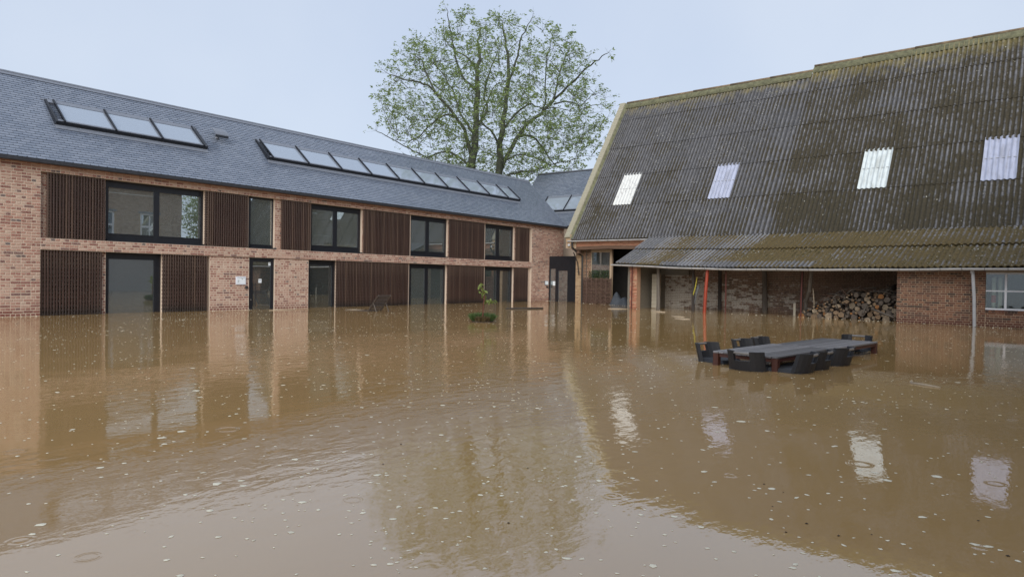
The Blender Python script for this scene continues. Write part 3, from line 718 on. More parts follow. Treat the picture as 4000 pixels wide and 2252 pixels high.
# gable coping bricks and kneeler
cop = []
nc = 118
cm = []
for _ in range(8):
    q = MB(); j = random.uniform(-.006, .006)
    q.bbox((-.17 + j, -.036, -.12), (.17 + j, .036, .10 + j), .008, random.random()); cm.append(q.mesh('coping_brick', 'coping'))
ed = V(0, 0, 0) + N_ * (RD1 - RD0) + V(0, 0, RZ1 - RZ0); el = np.linalg.norm(ed); ed /= el; en = np.cross(ed, U); en = en if en[2] > 0 else -en
for k in range(nc):
    s = el * (k + .5) / nc; p = BP(22.66, RD0, RZ0) + ed * s + en * .16
    o = obj('coping_brick', random.choice(cm), None, barn)
    o.matrix_basis = Matrix([[U[i], ed[i] * (el / nc / .0745), en[i], p[i]] for i in range(3)] + [[0, 0, 0, 1]])
q = MB()
for k in range(24):
    s0, s1 = el * k / 24, el * (k + 1) / 24; g0, g1 = .07 + .03 * math.sin(k * 1.7), .07 + .03 * math.sin((k + 1) * 1.7)
    o_ = BP(22.50, RD0, RZ0)
    q.add([o_ + ed * s0 + en * .2, o_ + ed * s1 + en * .2, o_ + ed * s1 - U * (.08 + g1) + en * .03, o_ + ed * s0 - U * (.08 + g0) + en * .03], [(0, 1, 2, 3)])
obj('mortar_fillet', q, 'ridge_cement', barn)
q = MB(); bbx(q, 22.52, 22.88, 36.2, 36.6, 11.5, 12.05); stub = obj('gable_finial', q, 'old_mortar', barn)
FG = Frame(tuple(BP(0, 36.2, 0)), tuple(-U), tuple(-N_))
lay(stub, bricks_for(FG, -22.88, -22.52, 11.52, 11.95, .24, .075, .012), 'orange_brick', 12, 'brick', .24, .075)
# corrugated sheets on the main slope
WS = 1.096; NCOR = 6
def sheet_mesh(length, ncor=NCOR, wdt=WS, amp=.03, rnd=.5, mat='sheet', nl=2):
    q = MB(); ns = ncor * 6; vs = []; hh = []; fs = []
    for b in range(nl + 1):
        y = length * b / nl; lift = .042 * (1 - b / nl)
        for i in range(ns + 1):
            ph = 2 * math.pi * i / 6; vs.append((wdt * i / ns, y, amp * math.cos(ph) + lift)); hh.append(.5 + .5 * math.cos(ph))
    for k in (0, .022):
        for i in range(ns + 1):
            ph = 2 * math.pi * i / 6; vs.append((wdt * i / ns, 0, amp * math.cos(ph) + .042 - k)); hh.append(.2)
    for b in range(nl):
        for i in range(ns): fs.append((b * (ns + 1) + i, b * (ns + 1) + i + 1, (b + 1) * (ns + 1) + i + 1, (b + 1) * (ns + 1) + i))
    o = (nl + 1) * (ns + 1)
    for i in range(ns): fs.append((o + ns + 1 + i, o + ns + 2 + i, o + i + 1, o + i))
    q.add(vs, fs, rnd, 0, hh); return q.mesh('corrugated_sheet', mat, True)
rows = [30.86, 32.09, 33.24, 34.42, 35.64]
k_ = math.hypot(1, RS)
smesh = {}
def get_sheet(ln, mat, v): 
    key = (round(ln, 2), mat, v)
    if key not in smesh: smesh[key] = sheet_mesh(ln, rnd=[.1, .35, .6, .9][v], mat=mat)
    return smesh[key]
cols = [21.646 - k * WS for k in range(10)]                 # left edges as seen (high u), left bay
cols = [(c, True) for c in cols if c - WS > 11.4] + [(11.58 - k * 1.1, False) for k in range(14)]
cols = [(22.46, True)] + cols
skyl = {20.55: ('white_sheet', 'weathered white translucent sheet'), 15.07: ('clear_sheet', 'lavender translucent sheet'), 8.28: ('bright_sheet', 'bright white translucent sheet'), 3.88: ('clear_sheet', 'pale blue translucent sheet')}
su = -U
for ci, (uc, left) in enumerate(cols):
    wdt = (WS if uc > 12.9 or not left else WS + .22) if ci else 22.46 - 21.646
    for ri, d0 in enumerate(rows):
        d1 = rows[ri + 1] if ri < 4 else (36.36 if left else 36.56)
        ln = (d1 - d0) * k_ + .12
        if ri == 4: ln -= .12
        mat = 'sheet'; lab = None
        if ri == 1:
            for su_, (mm, lb) in skyl.items():
                if abs(uc - su_) < .12: mat = mm; lab = lb
        me = get_sheet(ln, mat, random.randrange(4))
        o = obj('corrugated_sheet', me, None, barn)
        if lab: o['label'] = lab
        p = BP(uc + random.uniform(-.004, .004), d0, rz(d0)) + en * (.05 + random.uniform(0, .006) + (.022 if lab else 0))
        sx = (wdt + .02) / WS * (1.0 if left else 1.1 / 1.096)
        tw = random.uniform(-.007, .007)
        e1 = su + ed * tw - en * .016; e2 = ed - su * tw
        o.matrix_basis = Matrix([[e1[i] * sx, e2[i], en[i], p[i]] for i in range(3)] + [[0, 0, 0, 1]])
        if lab:
            q = MB(); q.tube([p + su * .02 + ed * ln * .5 + en * .03, p + su * (wdt - .02) + ed * ln * .5 + en * .03], .012, 4); r_ = obj('batten', q, 'grey_pvc', o); r_.matrix_parent_inverse = o.matrix_basis.inverted() @ barn.matrix_parent_inverse if False else (WM[barn.name] @ o.matrix_parent_inverse @ o.matrix_basis).inverted()
# rear slope
mb = MB()
mb.add([BP(UEND, 36.4, RZ1 - .02), BP(UG, 36.4, RZ1 - .02), BP(UG, 42.2, rz(30.6)), BP(UEND, 42.2, rz(30.6)), BP(UEND, 36.4, RZ1 - .1), BP(UG, 36.4, RZ1 - .1), BP(UG, 42.2, rz(30.6) - .08), BP(UEND, 42.2, rz(30.6) - .08)], [(0, 1, 2, 3), (7, 6, 5, 4), (0, 4, 5, 1), (1, 5, 6, 2), (2, 6, 7, 3), (3, 7, 4, 0)])
obj('rear_roof', mb, 'sheet', barn)
# under-roof boarding keeps the loft dark
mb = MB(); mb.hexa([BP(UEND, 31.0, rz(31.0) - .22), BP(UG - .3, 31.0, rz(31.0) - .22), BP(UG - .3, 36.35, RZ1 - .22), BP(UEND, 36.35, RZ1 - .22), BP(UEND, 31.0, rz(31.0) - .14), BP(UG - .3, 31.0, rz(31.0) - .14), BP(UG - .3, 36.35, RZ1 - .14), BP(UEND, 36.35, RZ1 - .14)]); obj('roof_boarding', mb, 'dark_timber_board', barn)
# ridge pieces
def ridge(u0, u1, zr, dr, sag):
    n_ = max(1, int(round((u0 - u1) / 1.1)))
    for k in range(n_):
        a, b = u0 + (u1 - u0) * k / n_, u0 + (u1 - u0) * (k + 1) / n_
        q = MB(); base = BP(0, dr, zr); o1, o2 = random.uniform(0, .012), random.uniform(0, .012)
        vs = []; ns = 12; hh = []
        for i in range(ns + 1):
            u = a + (b - a) * i / ns; am = .022 * math.cos(2 * math.pi * i / 2.)
            for s, kk in ((.0, .085), (-.42, .095 + am)): vs.append(BP(u, dr, zr) + ed * s + en * (kk + o1)); hh.append(.3)
            vs.append(BP(u, dr, zr) + ed * -.42 + en * (.075 + am + o1)); hh.append(.1)
        fs = []
        for i in range(ns): j = 3 * i; fs += [(j, j + 1, j + 4, j + 3), (j + 1, j + 2, j + 5, j + 4)]
        q.add(vs, fs, .5, 0, hh); w_ = obj('ridge_flange', q, 'ridge_cement', barn, smooth=True)
        if k % 2 == 0:
            b2 = max(u1, a + 2.2 * (u1 - u0) / abs(u1 - u0)) if u1 < u0 else b
            q = MB(); q.tube([BP(a, dr + .03, zr + .11 + o2), BP(max(u1, a - 2.25), dr + .03, zr + .105)], [.075, .068], 8); obj('ridge_roll', q, 'ridge_roll', barn, smooth=True)
ridge(22.5, USTEP, 11.95, 36.4, 0); ridge(USTEP, UEND, 12.20, 36.58, 0)
# lean-to
def de(u): return 26.3 + (u - 2) * .0844
ZU = [(-4, 1.93), (2, 1.90), (4.8, 1.875), (8, 1.855), (12.2, 1.865), (14.5, 1.93), (17.6, 2.06)]
def zev(u): return float(np.interp(u, [a for a, _ in ZU], [b for _, b in ZU]))
lcols = [17.5 - k * 1.09 for k in range(18)]
for ci, uc in enumerate(lcols):
    for ri in range(2):
        q = MB(); ns = NCOR * 6; nl = 3; vs = []; hh = []; fs = []
        j1 = random.uniform(0, .012)
        for b in range(nl + 3):
            bb = max(0, b - 2)
            tt = (ri + (bb / nl) * (1.0 if ri else 1.06)) / 2 if True else 0
            for i in range(ns + 1):
                u = uc - 1.10 * i / ns; um = u + .06 * tt
                lo = BP(u, de(u), zev(u)); hi = BP(um, 31.02, 3.50)
                pt = lo + (hi - lo) * tt; nrm = np.cross(hi - lo, -U); nrm /= np.linalg.norm(nrm); nrm = nrm if nrm[2] > 0 else -nrm
                ph = 2 * math.pi * i / 6; lift = .035 * (1 - bb / nl) + j1 + .03 * ri - (.028 if b == 0 else 0)
                vs.append(pt + nrm * (.03 * math.cos(ph) + lift + .02)); hh.append(.5 + .5 * math.cos(ph) if b > 1 else .15)
        for b in [0] + list(range(2, nl + 2)):
            for i in range(ns): fs.append((b * (ns + 1) + i, b * (ns + 1) + i + 1, (b + 1) * (ns + 1) + i + 1, (b + 1) * (ns + 1) + i))
        q.add(vs, fs, random.random(), 0, hh); obj('corrugated_sheet', q, 'old_sheet', barn, smooth=True)
mb = MB()
for i in range(14):
    u0, u1 = 17.4 - i * 1.45, 17.4 - (i + 1) * 1.45
    mb.hexa([BP(u0, de(u0) + .1, zev(u0) - .10), BP(u1, de(u1) + .1, zev(u1) - .10), BP(u1, 31, 3.38), BP(u0, 31, 3.38), BP(u0, de(u0) + .1, zev(u0) - .055), BP(u1, de(u1) + .1, zev(u1) - .055), BP(u1, 31, 3.43), BP(u0, 31, 3.43)])
    mb.hexa([BP(u0, de(u0) + .45, zev(u0) - .10), BP(u1, de(u1) + .45, zev(u1) - .10), BP(u1, de(u1) + .6, zev(u1) - .10), BP(u0, de(u0) + .6, zev(u0) - .10), BP(u0, de(u0) + .45, zev(u0) + .04), BP(u1, de(u1) + .45, zev(u1) + .04), BP(u1, de(u1) + .6, zev(u1) + .08), BP(u0, de(u0) + .6, zev(u0) + .08)])
obj('lean_to_boarding', mb, 'dark_timber_board', barn)
def gutter(pts, r=.075, name='gutter'):
    q = MB(); n_ = 7; vs = []; fs = []
    for p_ in pts:
        for k in range(n_ + 1):
            a = math.pi * k / n_
            vs.append(p_ - N_ * (-r * math.cos(a)) * -1 + V(0, 0, -r * math.sin(a)))
        for k in range(n_ + 1):
            a = math.pi * (n_ - k) / n_
            vs.append(p_ + N_ * (r - .008) * math.cos(a) + V(0, 0, -(r - .008) * math.sin(a) + .002))
    m = 2 * (n_ + 1)
    for i in range(len(pts) - 1):
        for k in range(m): j = (k + 1) % m; fs.append((i * m + k, i * m + j, (i + 1) * m + j, (i + 1) * m + k))
    fs += [tuple(range(m)), tuple(range(len(pts) * m - 1, (len(pts) - 1) * m - 1, -1))]
    q.add(vs, fs); g = obj(name, q, 'zinc', barn)
    for i in range(1, len(pts) - 1):
        q = MB(); p_ = pts[i]
        q.tube([p_ + N_ * (-(r + .004)) * math.cos(a) + V(0, 0, -(r + .004) * math.sin(a)) for a in np.linspace(0, math.pi, 7)], .006, 4); obj('bracket', q, 'dark_zinc', g)
    return g
gutter([BP(u, de(u) - .07, zev(u) - .015 + .006 * math.sin(u * 2.1)) for u in np.linspace(17.72, -2.5, 34)])
gutter([BP(u, 30.77, 3.42 - .02 * (22.6 - u) / 5) for u in np.linspace(22.62, 17.42, 9)])
# left bay downpipe
q = MB(); q.tube([BP(22.35, 30.77, 3.32), BP(22.35, 30.8, 3.05), BP(22.28, 31.2, 2.75), BP(22.16, 31.5, 2.6), BP(22.16, 31.52, -.6)], .05, 8); obj('downpipe', q, 'black_iron', barn)
q = MB(); q.tube([BP(22.62, 31.3, 2.8), BP(22.5, 31.55, 2.2), BP(22.42, 31.57, 1.55)], .03, 6); obj('tie_rod', q, 'black_iron', barn)
q = MB(); q.bbox(*(tuple(BP(22.5, 30.7, 3.18) - V(.06, .06, .06)), tuple(BP(22.5, 30.7, 3.18) + V(.06, .06, .06))), .02); obj('gutter_outlet', q, 'grey_pvc', barn)
# masonry under the lean-to: worn lime washed wall, side walls, pillars
lw = bricks_for(FB, -16.9, -5.9, 0, 2.9, .24, .080, -30.985)
lay(barn, lw, 'limed_brick', 30, 'brick', .24, .08)
mb = MB(); bbx(mb, 16.75, 17.05, 27.95, 31.0, -.7, 2.0); obj('side_wall', mb, 'old_plaster', barn)
mb = MB(); bbx(mb, 16.46, 16.80, 27.76, 28.1, -.7, 1.98); obj('red_pillar', mb, 'orange_mortar', barn)
fr = Frame(tuple(BP(0, 0, 0)), tuple(-U), tuple(-N_))
pil = []
for b in bricks_for(FB, -16.82, -16.45, 0, 2.0, .24, .080, -27.74): pil.append((b[0], b[1] - random.uniform(0, .05), b[2] + random.uniform(-.02, .03), b[3], b[4], b[5] + random.uniform(-.03, .03), b[6]))
lay(barn, pil, 'orange_brick', 30, 'brick', .24, .08)
q = MB(); q.tube([BP(16.66, 27.66, -.6), BP(16.65, 27.66, 1.95)], .028, 7); obj('iron_pipe', q, 'rust_pipe', barn)
mb = MB(); bbx(mb, 16.24, 16.46, 29.2, 29.6, -.7, 1.62); wp = obj('white_pillar', mb, 'old_mortar', barn)
for k in range(9):
    q = MB(); z0 = .02 + k * .178; j = random.uniform(-.02, .02); q.hexa([BP(16.22 + j, 29.17, z0), BP(16.47, 29.17, z0), BP(16.47, 29.4, z0), BP(16.22 + j, 29.4, z0), BP(16.22 + j, 29.17, z0 + .165), BP(16.47, 29.17, z0 + .165), BP(16.47, 29.4, z0 + .165), BP(16.22 + j, 29.4, z0 + .165)]); obj('stone_block', q, 'cream_stone', wp)
mb = MB(); bbx(mb, 15.3, 16.9, 30.6, 30.9, 1.6, 2.5); obj('upper_panel', mb, 'old_plaster', barn)
def post(name, pts, r, mat, n=7):
    q = MB(); q.tube([BP(*p_) for p_ in pts], r, n); return obj(name, q, mat, barn)
post('post', [(15.46, 28.0, -.6), (15.47, 28.0, .5), (15.49, 28.0, 1.2), (15.5, 28.0, 1.95)], [.10, .09, .075, .075], 'weathered_post')
post('post', [(13.71, 27.9, -.6), (13.72, 27.9, .8), (13.74, 27.9, 1.9)], [.075, .07, .065], 'dark_post')
post('post', [(12.93, 27.3, -.6), (12.86, 27.3, .9), (12.82, 27.35, 1.86)], [.072, .070, .066], 'red_paint', 12)['label'] = 'bright red painted steel post'
post('post', [(13.66, 30.5, -.6), (13.69, 30.5, 2.4)], .085, 'dark_post')
post('post', [(12.11, 27.6, -.6), (12.11, 27.6, .8), (12.12, 27.6, 1.75)], .026, 'rust_pipe')
post('post', [(11.6, 30.62, -.6), (11.62, 30.62, .9), (11.68, 30.62, 2.3)], [.12, .11, .10], 'weathered_post')
post('post', [(9.27, 28.3, -.6), (9.27, 28.3, 1.95)], .06, 'dark_post')
post('post', [(9.03, 27.5, -.6), (9.02, 27.5, .9), (9.0, 27.5, 1.75)], .03, 'rust_pipe')
post('post', [(9.22, 28.6, -.4), (9.1, 28.3, .55), (8.85, 27.9, 1.0), (8.64, 27.45, 1.86)], [.07, .065, .075, .07], 'weathered_post')['label'] = 'leaning crooked timber post'
post('post', [(9.64, 28.6, -.5), (9.64, 28.6, .48)], .05, 'cream_stone', 4)
# brick room on the right
mb = MB()
for a in ((3.06, 5.62, 27.0, 27.3, -.7, 1.98), (-3., 1.2, 27.0, 27.3, -.7, 1.9), (1.2, 3.06, 27.0, 27.3, -.7, .5), (1.2, 3.06, 27.0, 27.3, 1.76, 1.9), (5.35, 5.62, 27.3, 31.0, -.7, 1.85)): bbx(mb, *a)
obj('outhouse_wall', mb, 'old_mortar', barn)
ow = bricks_for(FB, -5.63, -3.05, 0, 1.98, .225, .0755, -26.988)
ow += bricks_for(FB, -3.05, -1.2, 0, .45, .225, .0755, -26.988) + bricks_for(FB, -1.2, .5, 0, 1.9, .225, .0755, -26.988)
lay(barn, ow, 'barn_brick', 150, 'brick', .225, .0755)
FS = Frame(tuple(BP(5.62, 0, 0)), tuple(N_), tuple(U))
lay(barn, bricks_for(FS, 27.0, 30.9, 0, 2.0, .225, .0755, .012), 'barn_brick', 0)
for k in range(22):                                          # brick-on-edge sill
    q = MB(); u = 3.04 - k * .085; q.hexa([BP(u, 26.965, .455), BP(u - .072, 26.965, .455), BP(u - .072, 27.1, .455), BP(u, 27.1, .455), BP(u, 26.955, .53), BP(u - .072, 26.955, .53), BP(u - .072, 27.1, .545), BP(u, 27.1, .545)], random.random()); obj('sill_brick', q, 'barn_brick', barn)
mb = MB()
for a in ((1.2, 3.05, 26.99, 27.06, .545, .60), (1.2, 3.05, 27.0, 27.05, 1.70, 1.75), (1.2, 3.05, 27.005, 27.045, 1.135, 1.175), (2.49, 2.55, 26.995, 27.055, .60, 1.70), (1.2, 1.26, 26.995, 27.055, .6, 1.7), (1.85, 1.91, 26.995, 27.055, .6, 1.7)): bbx(mb, *a)
wf = obj('window', mb, 'white_paint', barn)
for u0, u1 in ((1.91, 2.49), (2.55, 3.05), (1.26, 1.85)):
    for z0, z1 in ((.60, 1.135), (1.175, 1.70)):
        q = MB(); bbx(q, u0, u1, 27.022, 27.027, z0, z1); obj('pane', q, 'old_glass', wf)
mb = MB(); bbx(mb, -3, 5.34, 30.2, 30.3, -.7, 2.6); bbx(mb, -3, 5.34, 27.35, 30.2, 1.9, 2.0); obj('room_lining', mb, 'interior_shade', barn)  # darkness behind the small window painted as a near-black lining
for u, lab, red in ((2.86, 'cream rolled cloth with a red end standing in the small barn window', True), (2.69, 'plain cream rolled cloth standing in the small barn window', False)):
    q = MB(); q.tube([BP(u, 27.25, .4), BP(u, 27.25, 1.58), BP(u, 27.25, 1.6)], [.055, .062, .05], 10); r_ = tag(obj('cloth_roll', q, 'cream_card'), lab, 'roll')
    if red: q = MB(); q.tube([BP(u, 27.25, .78), BP(u, 27.25, 1.02)], .066, 10); obj('red_band', q, 'red_print', r_, world=True)
q = MB(); q.tube([BP(3.37, 26.5, 1.84), BP(3.37, 26.52, 1.72)], .055, 10); q.tube([BP(3.36, 26.55, 1.76), BP(3.31, 26.6, .9), BP(3.27, 26.6, -.5)], .050, 12); obj('downpipe', q, 'grey_pvc', barn, smooth=False)
# wattle hurdle in the left bay
wat = thing('wattle_panel', 'woven brown willow hurdle filling the lower half of the barn bay', 'fence panel', tuple(BP(21.2, 31.55, 0)))
for k in range(7):
    q = MB(); u = 22.18 - k * .315; q.tube([BP(u, 31.55, -.5), BP(u, 31.55, 1.42)], .022, 6); obj('stake', q, 'wattle', wat)
zz = -.1; k = 0
while zz < 1.38:
    q = MB(); pts = []
    for i in range(29):
        u = 22.22 - 1.96 * i / 28; pts.append(BP(u, 31.55 + .035 * math.sin(i * math.pi / 4.6 + (k % 2) * math.pi), zz + .008 * math.sin(i * .9 + k) + random.uniform(-.006, .006)))
    q.tube(pts, random.uniform(.012, .02), 5); obj('willow_rod', q, 'wattle', wat); zz += .034; k += 1
# added hedge strip imitating the green view in the bay pane; tarp heap
hb = MB()
for _ in range(1500):
    p_ = BP(random.uniform(20.5, 21.8), random.uniform(31.60, 31.72), random.uniform(1.2, 1.85) - random.random() ** 2 * .2); a = random.uniform(0, 6.28); s = random.uniform(.02, .04)
    e = V(math.cos(a), math.sin(a), random.uniform(-.5, .5)); f_ = np.cross(e, V(random.uniform(-1, 1), random.uniform(-1, 1), 1)); f_ /= np.linalg.norm(f_)
    hb.add([p_ - e * s, p_ + f_ * s * .5, p_ + e * s, p_ - f_ * s * .5], [(0, 1, 2, 3)])
hr = thing('pane_view_hedge', 'added dark green leaves imitating the hedge view in the barn bay pane', 'bush', tuple(BP(21.1, 31.66, 0)))
stuff(obj('foliage', hb, 'hedge_leaf', hr))
q = MB(); 
for k in range(5): q.tube([BP(20.6 + k * .27, 31.66, -.5), BP(20.62 + k * .27, 31.66, 1.5)], .012, 5)
obj('stem', q, 'bark', hr)
tm = MB(); nu, nv = 22, 14
def tarp_h(u, v):
    a = .80 * math.exp(-((u - .22) / .20) ** 2) + .50 * math.exp(-((u - .64) / .26) ** 2) + .12
    fold = .05 * math.sin(u * 19 + v * 4) + .03 * math.sin(v * 15 + u * 6)
    return (.78 * a + fold * .7) * max(0., 1 - abs(2 * v - 1) ** 2.2) * min(1, u * 9) * min(1, (1 - u) * 7)
vs = [BP(20.12 - 1.24 * i / nu, 31.0 + .75 * j / nv, -.1 + tarp_h(i / nu, j / nv)) for i in range(nu + 1) for j in range(nv + 1)]
tm.add(vs, [(i * (nv + 1) + j, (i + 1) * (nv + 1) + j, (i + 1) * (nv + 1) + j + 1, i * (nv + 1) + j + 1) for i in range(nu) for j in range(nv)])
o = obj('tarpaulin', tm, 'tarp', smooth=True); tag(o, 'blue grey tarpaulin draped over a heap in the dark barn doorway', 'tarpaulin')
# yellow strap with a grey cloth on the post
q = MB(); q.tube([BP(13.53, 27.84, 1.48), BP(13.55, 27.82, 1.25), BP(13.60, 27.82, 1.0), BP(13.68, 27.82, .72)], [.012, .024, .026, .02], 6); tag(obj('yellow_strap', q, 'yellow_strap'), 'yellow strap hanging beside the red post', 'strap')
q = MB(); q.tube([BP(13.44, 27.84, 1.14), BP(13.46, 27.82, 1.0), BP(13.52, 27.82, .8), BP(13.58, 27.82, .5), BP(13.60, 27.8, .3)], [.05, .06, .045, .035, .02], 7); tag(obj('grey_rag', q, 'grey_cloth', smooth=True), 'grey rag hanging under the yellow strap', 'rag')
# =================================================================== dark screen door between house and barn
gate = thing('entrance_screen', 'tall black screen with a glazed door between the brick house and the barn', 'door', tuple(BP(24, 32.2, 0)))
mb = MB()
for a in ((22.95, 25.0, 32.2, 32.28, 1.90, 2.63), (24.92, 25.0, 32.2, 32.28, -.6, 1.90), (24.33, 24.54, 32.2, 32.28, -.6, 1.90), (22.95, 23.67, 32.2, 32.28, -.6, 1.90), (23.67, 24.33, 32.2, 32.28, 1.79, 1.90)): bbx(mb, *a)
obj('panel', mb, 'frame_metal', gate)
for a, b, z in ((24.54, 24.92, 1.90), (23.67, 24.33, 1.79)):
    q = MB(); bbx(q, a, b, 32.235, 32.242, -.6, z); pn = obj('pane', q, 'smoked_glass', gate)
q = MB(); bbx(q, 24.62, 24.90, 32.5, 32.54, -.6, 1.9); obj('inner_jamb', q, 'plaster', gate)
q = MB(); bbx(q, 24.57, 24.74, 32.226, 32.231, .92, 1.17); obj('paper_notice', q, 'paper', gate)
# =================================================================== farmhouse across the yard (behind the viewer, mirrored in the panes)
fh = thing('farmhouse', 'weathered brick farmhouse with white windows mirrored in the panes of the long house', 'house', (9, -4, 0))
YH = -3.2
wins = [(x, 3.5, 1.25, 1.85) for x in (19.75, 22.7)] + [(x, 3.2, 1.0, 1.7) for x in (-6, -2.5, 6, 10, 14)]
mb = MB(); xs = sorted(wins)
cur = -12.
for x, z, w_, h_ in xs: mb.box((cur, YH - .35, -.7), (x, YH, 7.1)); mb.box((x, YH - .35, -.7), (x + w_, YH, z)); mb.box((x, YH - .35, z + h_), (x + w_, YH, 7.1)); cur = x + w_
mb.box((cur, YH - .35, -.7), (25.6, YH, 7.1)); mb.box((-12, YH - 8, -.7), (-11.7, YH - .35, 7.1)); mb.box((25.3, YH - 8, -.7), (25.6, YH - .35, 7.1)); mb.box((-12, YH - 8.3, -.7), (25.6, YH - 8, 7.1))
obj('wall', mb, 'old_mortar', fh)
q = MB(); q.box((-11.9, YH + .002, -.7), (25.5, YH + .05, 2.35)); obj('plinth', q, 'stone_plinth', fh)
FH = Frame((0, YH, 0), (-1, 0, 0), (0, 1, 0))
hb_ = []
def inwin(a, z): return not any(x - .1 < -a < x + w_ + .1 and q_ - .12 < z < q_ + h_ + .15 for x, q_, w_, h_ in wins)
hb_ += bricks_for(FH, -25.6, -12., -.0, 7.1, .25, .085, .012, inwin)
lay(fh, hb_, 'farm_brick', 0)
for x, z, w_, h_ in wins:
    q = MB(); q.box((x - .12, YH - .02, z + h_), (x + w_ + .12, YH + .05, z + h_ + .14)); q.box((x - .1, YH - .02, z - .1), (x + w_ + .1, YH + .06, z)); obj('lintel', q, 'lintel_stone', fh)
    q = MB()
    for a in ((x, z, x + .12, z + h_), (x + w_ - .12, z, x + w_, z + h_), (x + .12, z, x + w_ - .12, z + .1), (x + .12, z + h_ - .1, x + w_ - .12, z + h_), (x + w_ / 2 - .04, z + .1, x + w_ / 2 + .04, z + h_ - .1)): q.box((a[0], YH - .10, a[1]), (a[2], YH - .03, a[3]))
    for s in (-1, 1): q.box((x + .12 if s < 0 else x + w_ / 2 + .04, YH - .10, z + h_ * .48), (x + w_ / 2 - .04 if s < 0 else x + w_ - .12, YH - .03, z + h_ * .55))
    wd = obj('window', q, 'white_paint', fh); q = MB(); q.box((x + .1, YH - .075, z + .08), (x + w_ - .1, YH - .07, z + h_ - .08)); obj('pane', q, 'smoked_glass', wd)
mb = MB(); mb.hexa([(-12.2, YH + .3, 7.0), (25.9, YH + .3, 7.0), (25.9, YH - 4.2, 9.6), (-12.2, YH - 4.2, 9.6), (-12.2, YH + .3, 7.15), (25.9, YH + .3, 7.15), (25.9, YH - 4.2, 9.75), (-12.2, YH - 4.2, 9.75)])
mb.hexa([(-12.2, YH - 8.7, 7.0), (25.9, YH - 8.7, 7.0), (25.9, YH - 4.2, 9.6), (-12.2, YH - 4.2, 9.6), (-12.2, YH - 8.7, 7.15), (25.9, YH - 8.7, 7.15), (25.9, YH - 4.2, 9.75), (-12.2, YH - 4.2, 9.75)]); obj('roof', mb, 'roof_tile', fh)
# =================================================================== TREE
TC = V(39.17, 31.11, 0); TR = V(.601, -.799, 0); TF = V(.799, .601, 0)
LIMB = dict(
L0=[(-1.2,-.6),(-1.5,4),(-1.72,9.07),(-1.58,10.64),(-1.49,12.02),(-1.54,13.4),(-1.45,14.78),(-1.49,16.25),(-1.35,17.36),(-1.49,18.46),(-1.26,19.6)],
L1=[(-1.82,10.2),(-2.18,11.55),(-2.83,12.64),(-3.56,13.46),(-4.3,14.27),(-5.22,14.81),(-6.32,14.88),(-7.3,15.14)],
L2=[(-4.3,14.27),(-4.94,15.46),(-5.4,16.74),(-5.96,17.4),(-6.5,17.9)],
L3=[(-2.83,12.64),(-3.47,13.0),(-4.3,12.71),(-5.04,12.33),(-5.96,11.58),(-7.06,11.47),(-7.7,11.73)],
L4=[(-1.75,9.2),(-2.83,10.06),(-3.75,10.23),(-4.85,9.75),(-5.77,10.11),(-7.06,10.73),(-8.0,11.17)],
R0=[(-.2,-.6),(.1,4),(0.26,8.69),(0.26,10.21),(0.3,11.31),(0.53,12.51),(0.67,13.9),(0.81,15.28),(0.76,16.84),(0.58,18.04),(0.3,19.2)],
R1=[(0.27,8.9),(0.85,10.22),(1.59,11.7),(2.42,12.73),(3.25,13.39),(3.98,14.23),(4.26,14.97),(4.54,16.35),(4.9,17.6),(5.27,18.5)],
R2=[(4.1,14.5),(5.27,15.44),(6.38,16.38),(7.0,16.6),(7.5,16.7)],
R3=[(1.59,11.61),(2.33,11.76),(3.06,11.45),(3.62,10.82),(4.08,10.27),(4.9,9.73),(6.01,9.84)],
R4=[(0.4,11.8),(1.04,12.61),(1.77,13.27),(2.51,13.47),(3.34,13.02),(4.17,13.03),(5.09,12.59)],
M0=[(0.25,10.7),(-0.25,11.67),(-1.08,12.39),(-0.62,13.69),(-0.25,14.43),(0.39,14.81)],
M1=[(-1.4,12.3),(-0.71,13.6),(-0.99,14.79),(-0.62,16.64),(-0.07,18.3),(-0.43,19.6)],
M2=[(0.8,15.2),(1.41,16.85),(1.59,17.78),(1.9,18.4),(2.3,18.9)],
M3=[(-1.49,16.25),(-2.18,17.35),(-3.1,17.97),(-3.8,18.7),(-4.2,19.5)],
M4=[(-1.45,14.78),(-2.46,15.68),(-3.0,17.05),(-3.3,18.43),(-3.4,19.4)],
R5=[(0.27,8.4),(1.68,8.94),(2.6,8.87),(3.43,9.16),(4.54,9.36),(5.64,9.56)],
R6=[(0.3,9.6),(1.68,10.32),(2.6,10.43),(3.52,10.26)],
R7=[(3.25,13.39),(3.52,14.13),(3.43,15.32),(3.52,16.7),(3.71,17.6)],
L5=[(-1.49,11.4),(-1.91,12.2),(-2.46,12.92),(-3.01,14.2),(-3.47,15.48),(-4.5,17.0),(-5.1,18.2)],
R8=[(4.2,14.25),(5.27,14.52),(6.19,14.36),(6.74,14.92),(7.5,15.4)])
DEP = dict(L0=(.1, .8), L1=(.1, -2.5), L2=(-1.3, 1.5), L3=(-.6, 2.8), L4=(0, -2.6), R0=(-.1, -.9), R1=(0, 2.0), R2=(1.4, -2.8), R3=(.5, 3.4), R4=(-.2, -3.2), M0=(-.2, -2.2), M1=(.3, 2.6), M2=(-.5, -2.8), M3=(.5, 2.2), M4=(.4, -2.6), R5=(0, -2.8), R6=(0, 3.2), R7=(1.0, -2.0), L5=(.2, 3.0), R8=(1.4, 2.6))
RAD = dict(L0=.36, R0=.31, L1=.15, R1=.18, R2=.085, R3=.085, R4=.075, L2=.07, L3=.08, L4=.085, M0=.08, M1=.09, M2=.085, M3=.08, M4=.08, R5=.08, R6=.06, R7=.075, L5=.10, R8=.06)
rng = np.random.default_rng(11)
tw = MB(); lv = MB(); trunks = {}; twigs = []
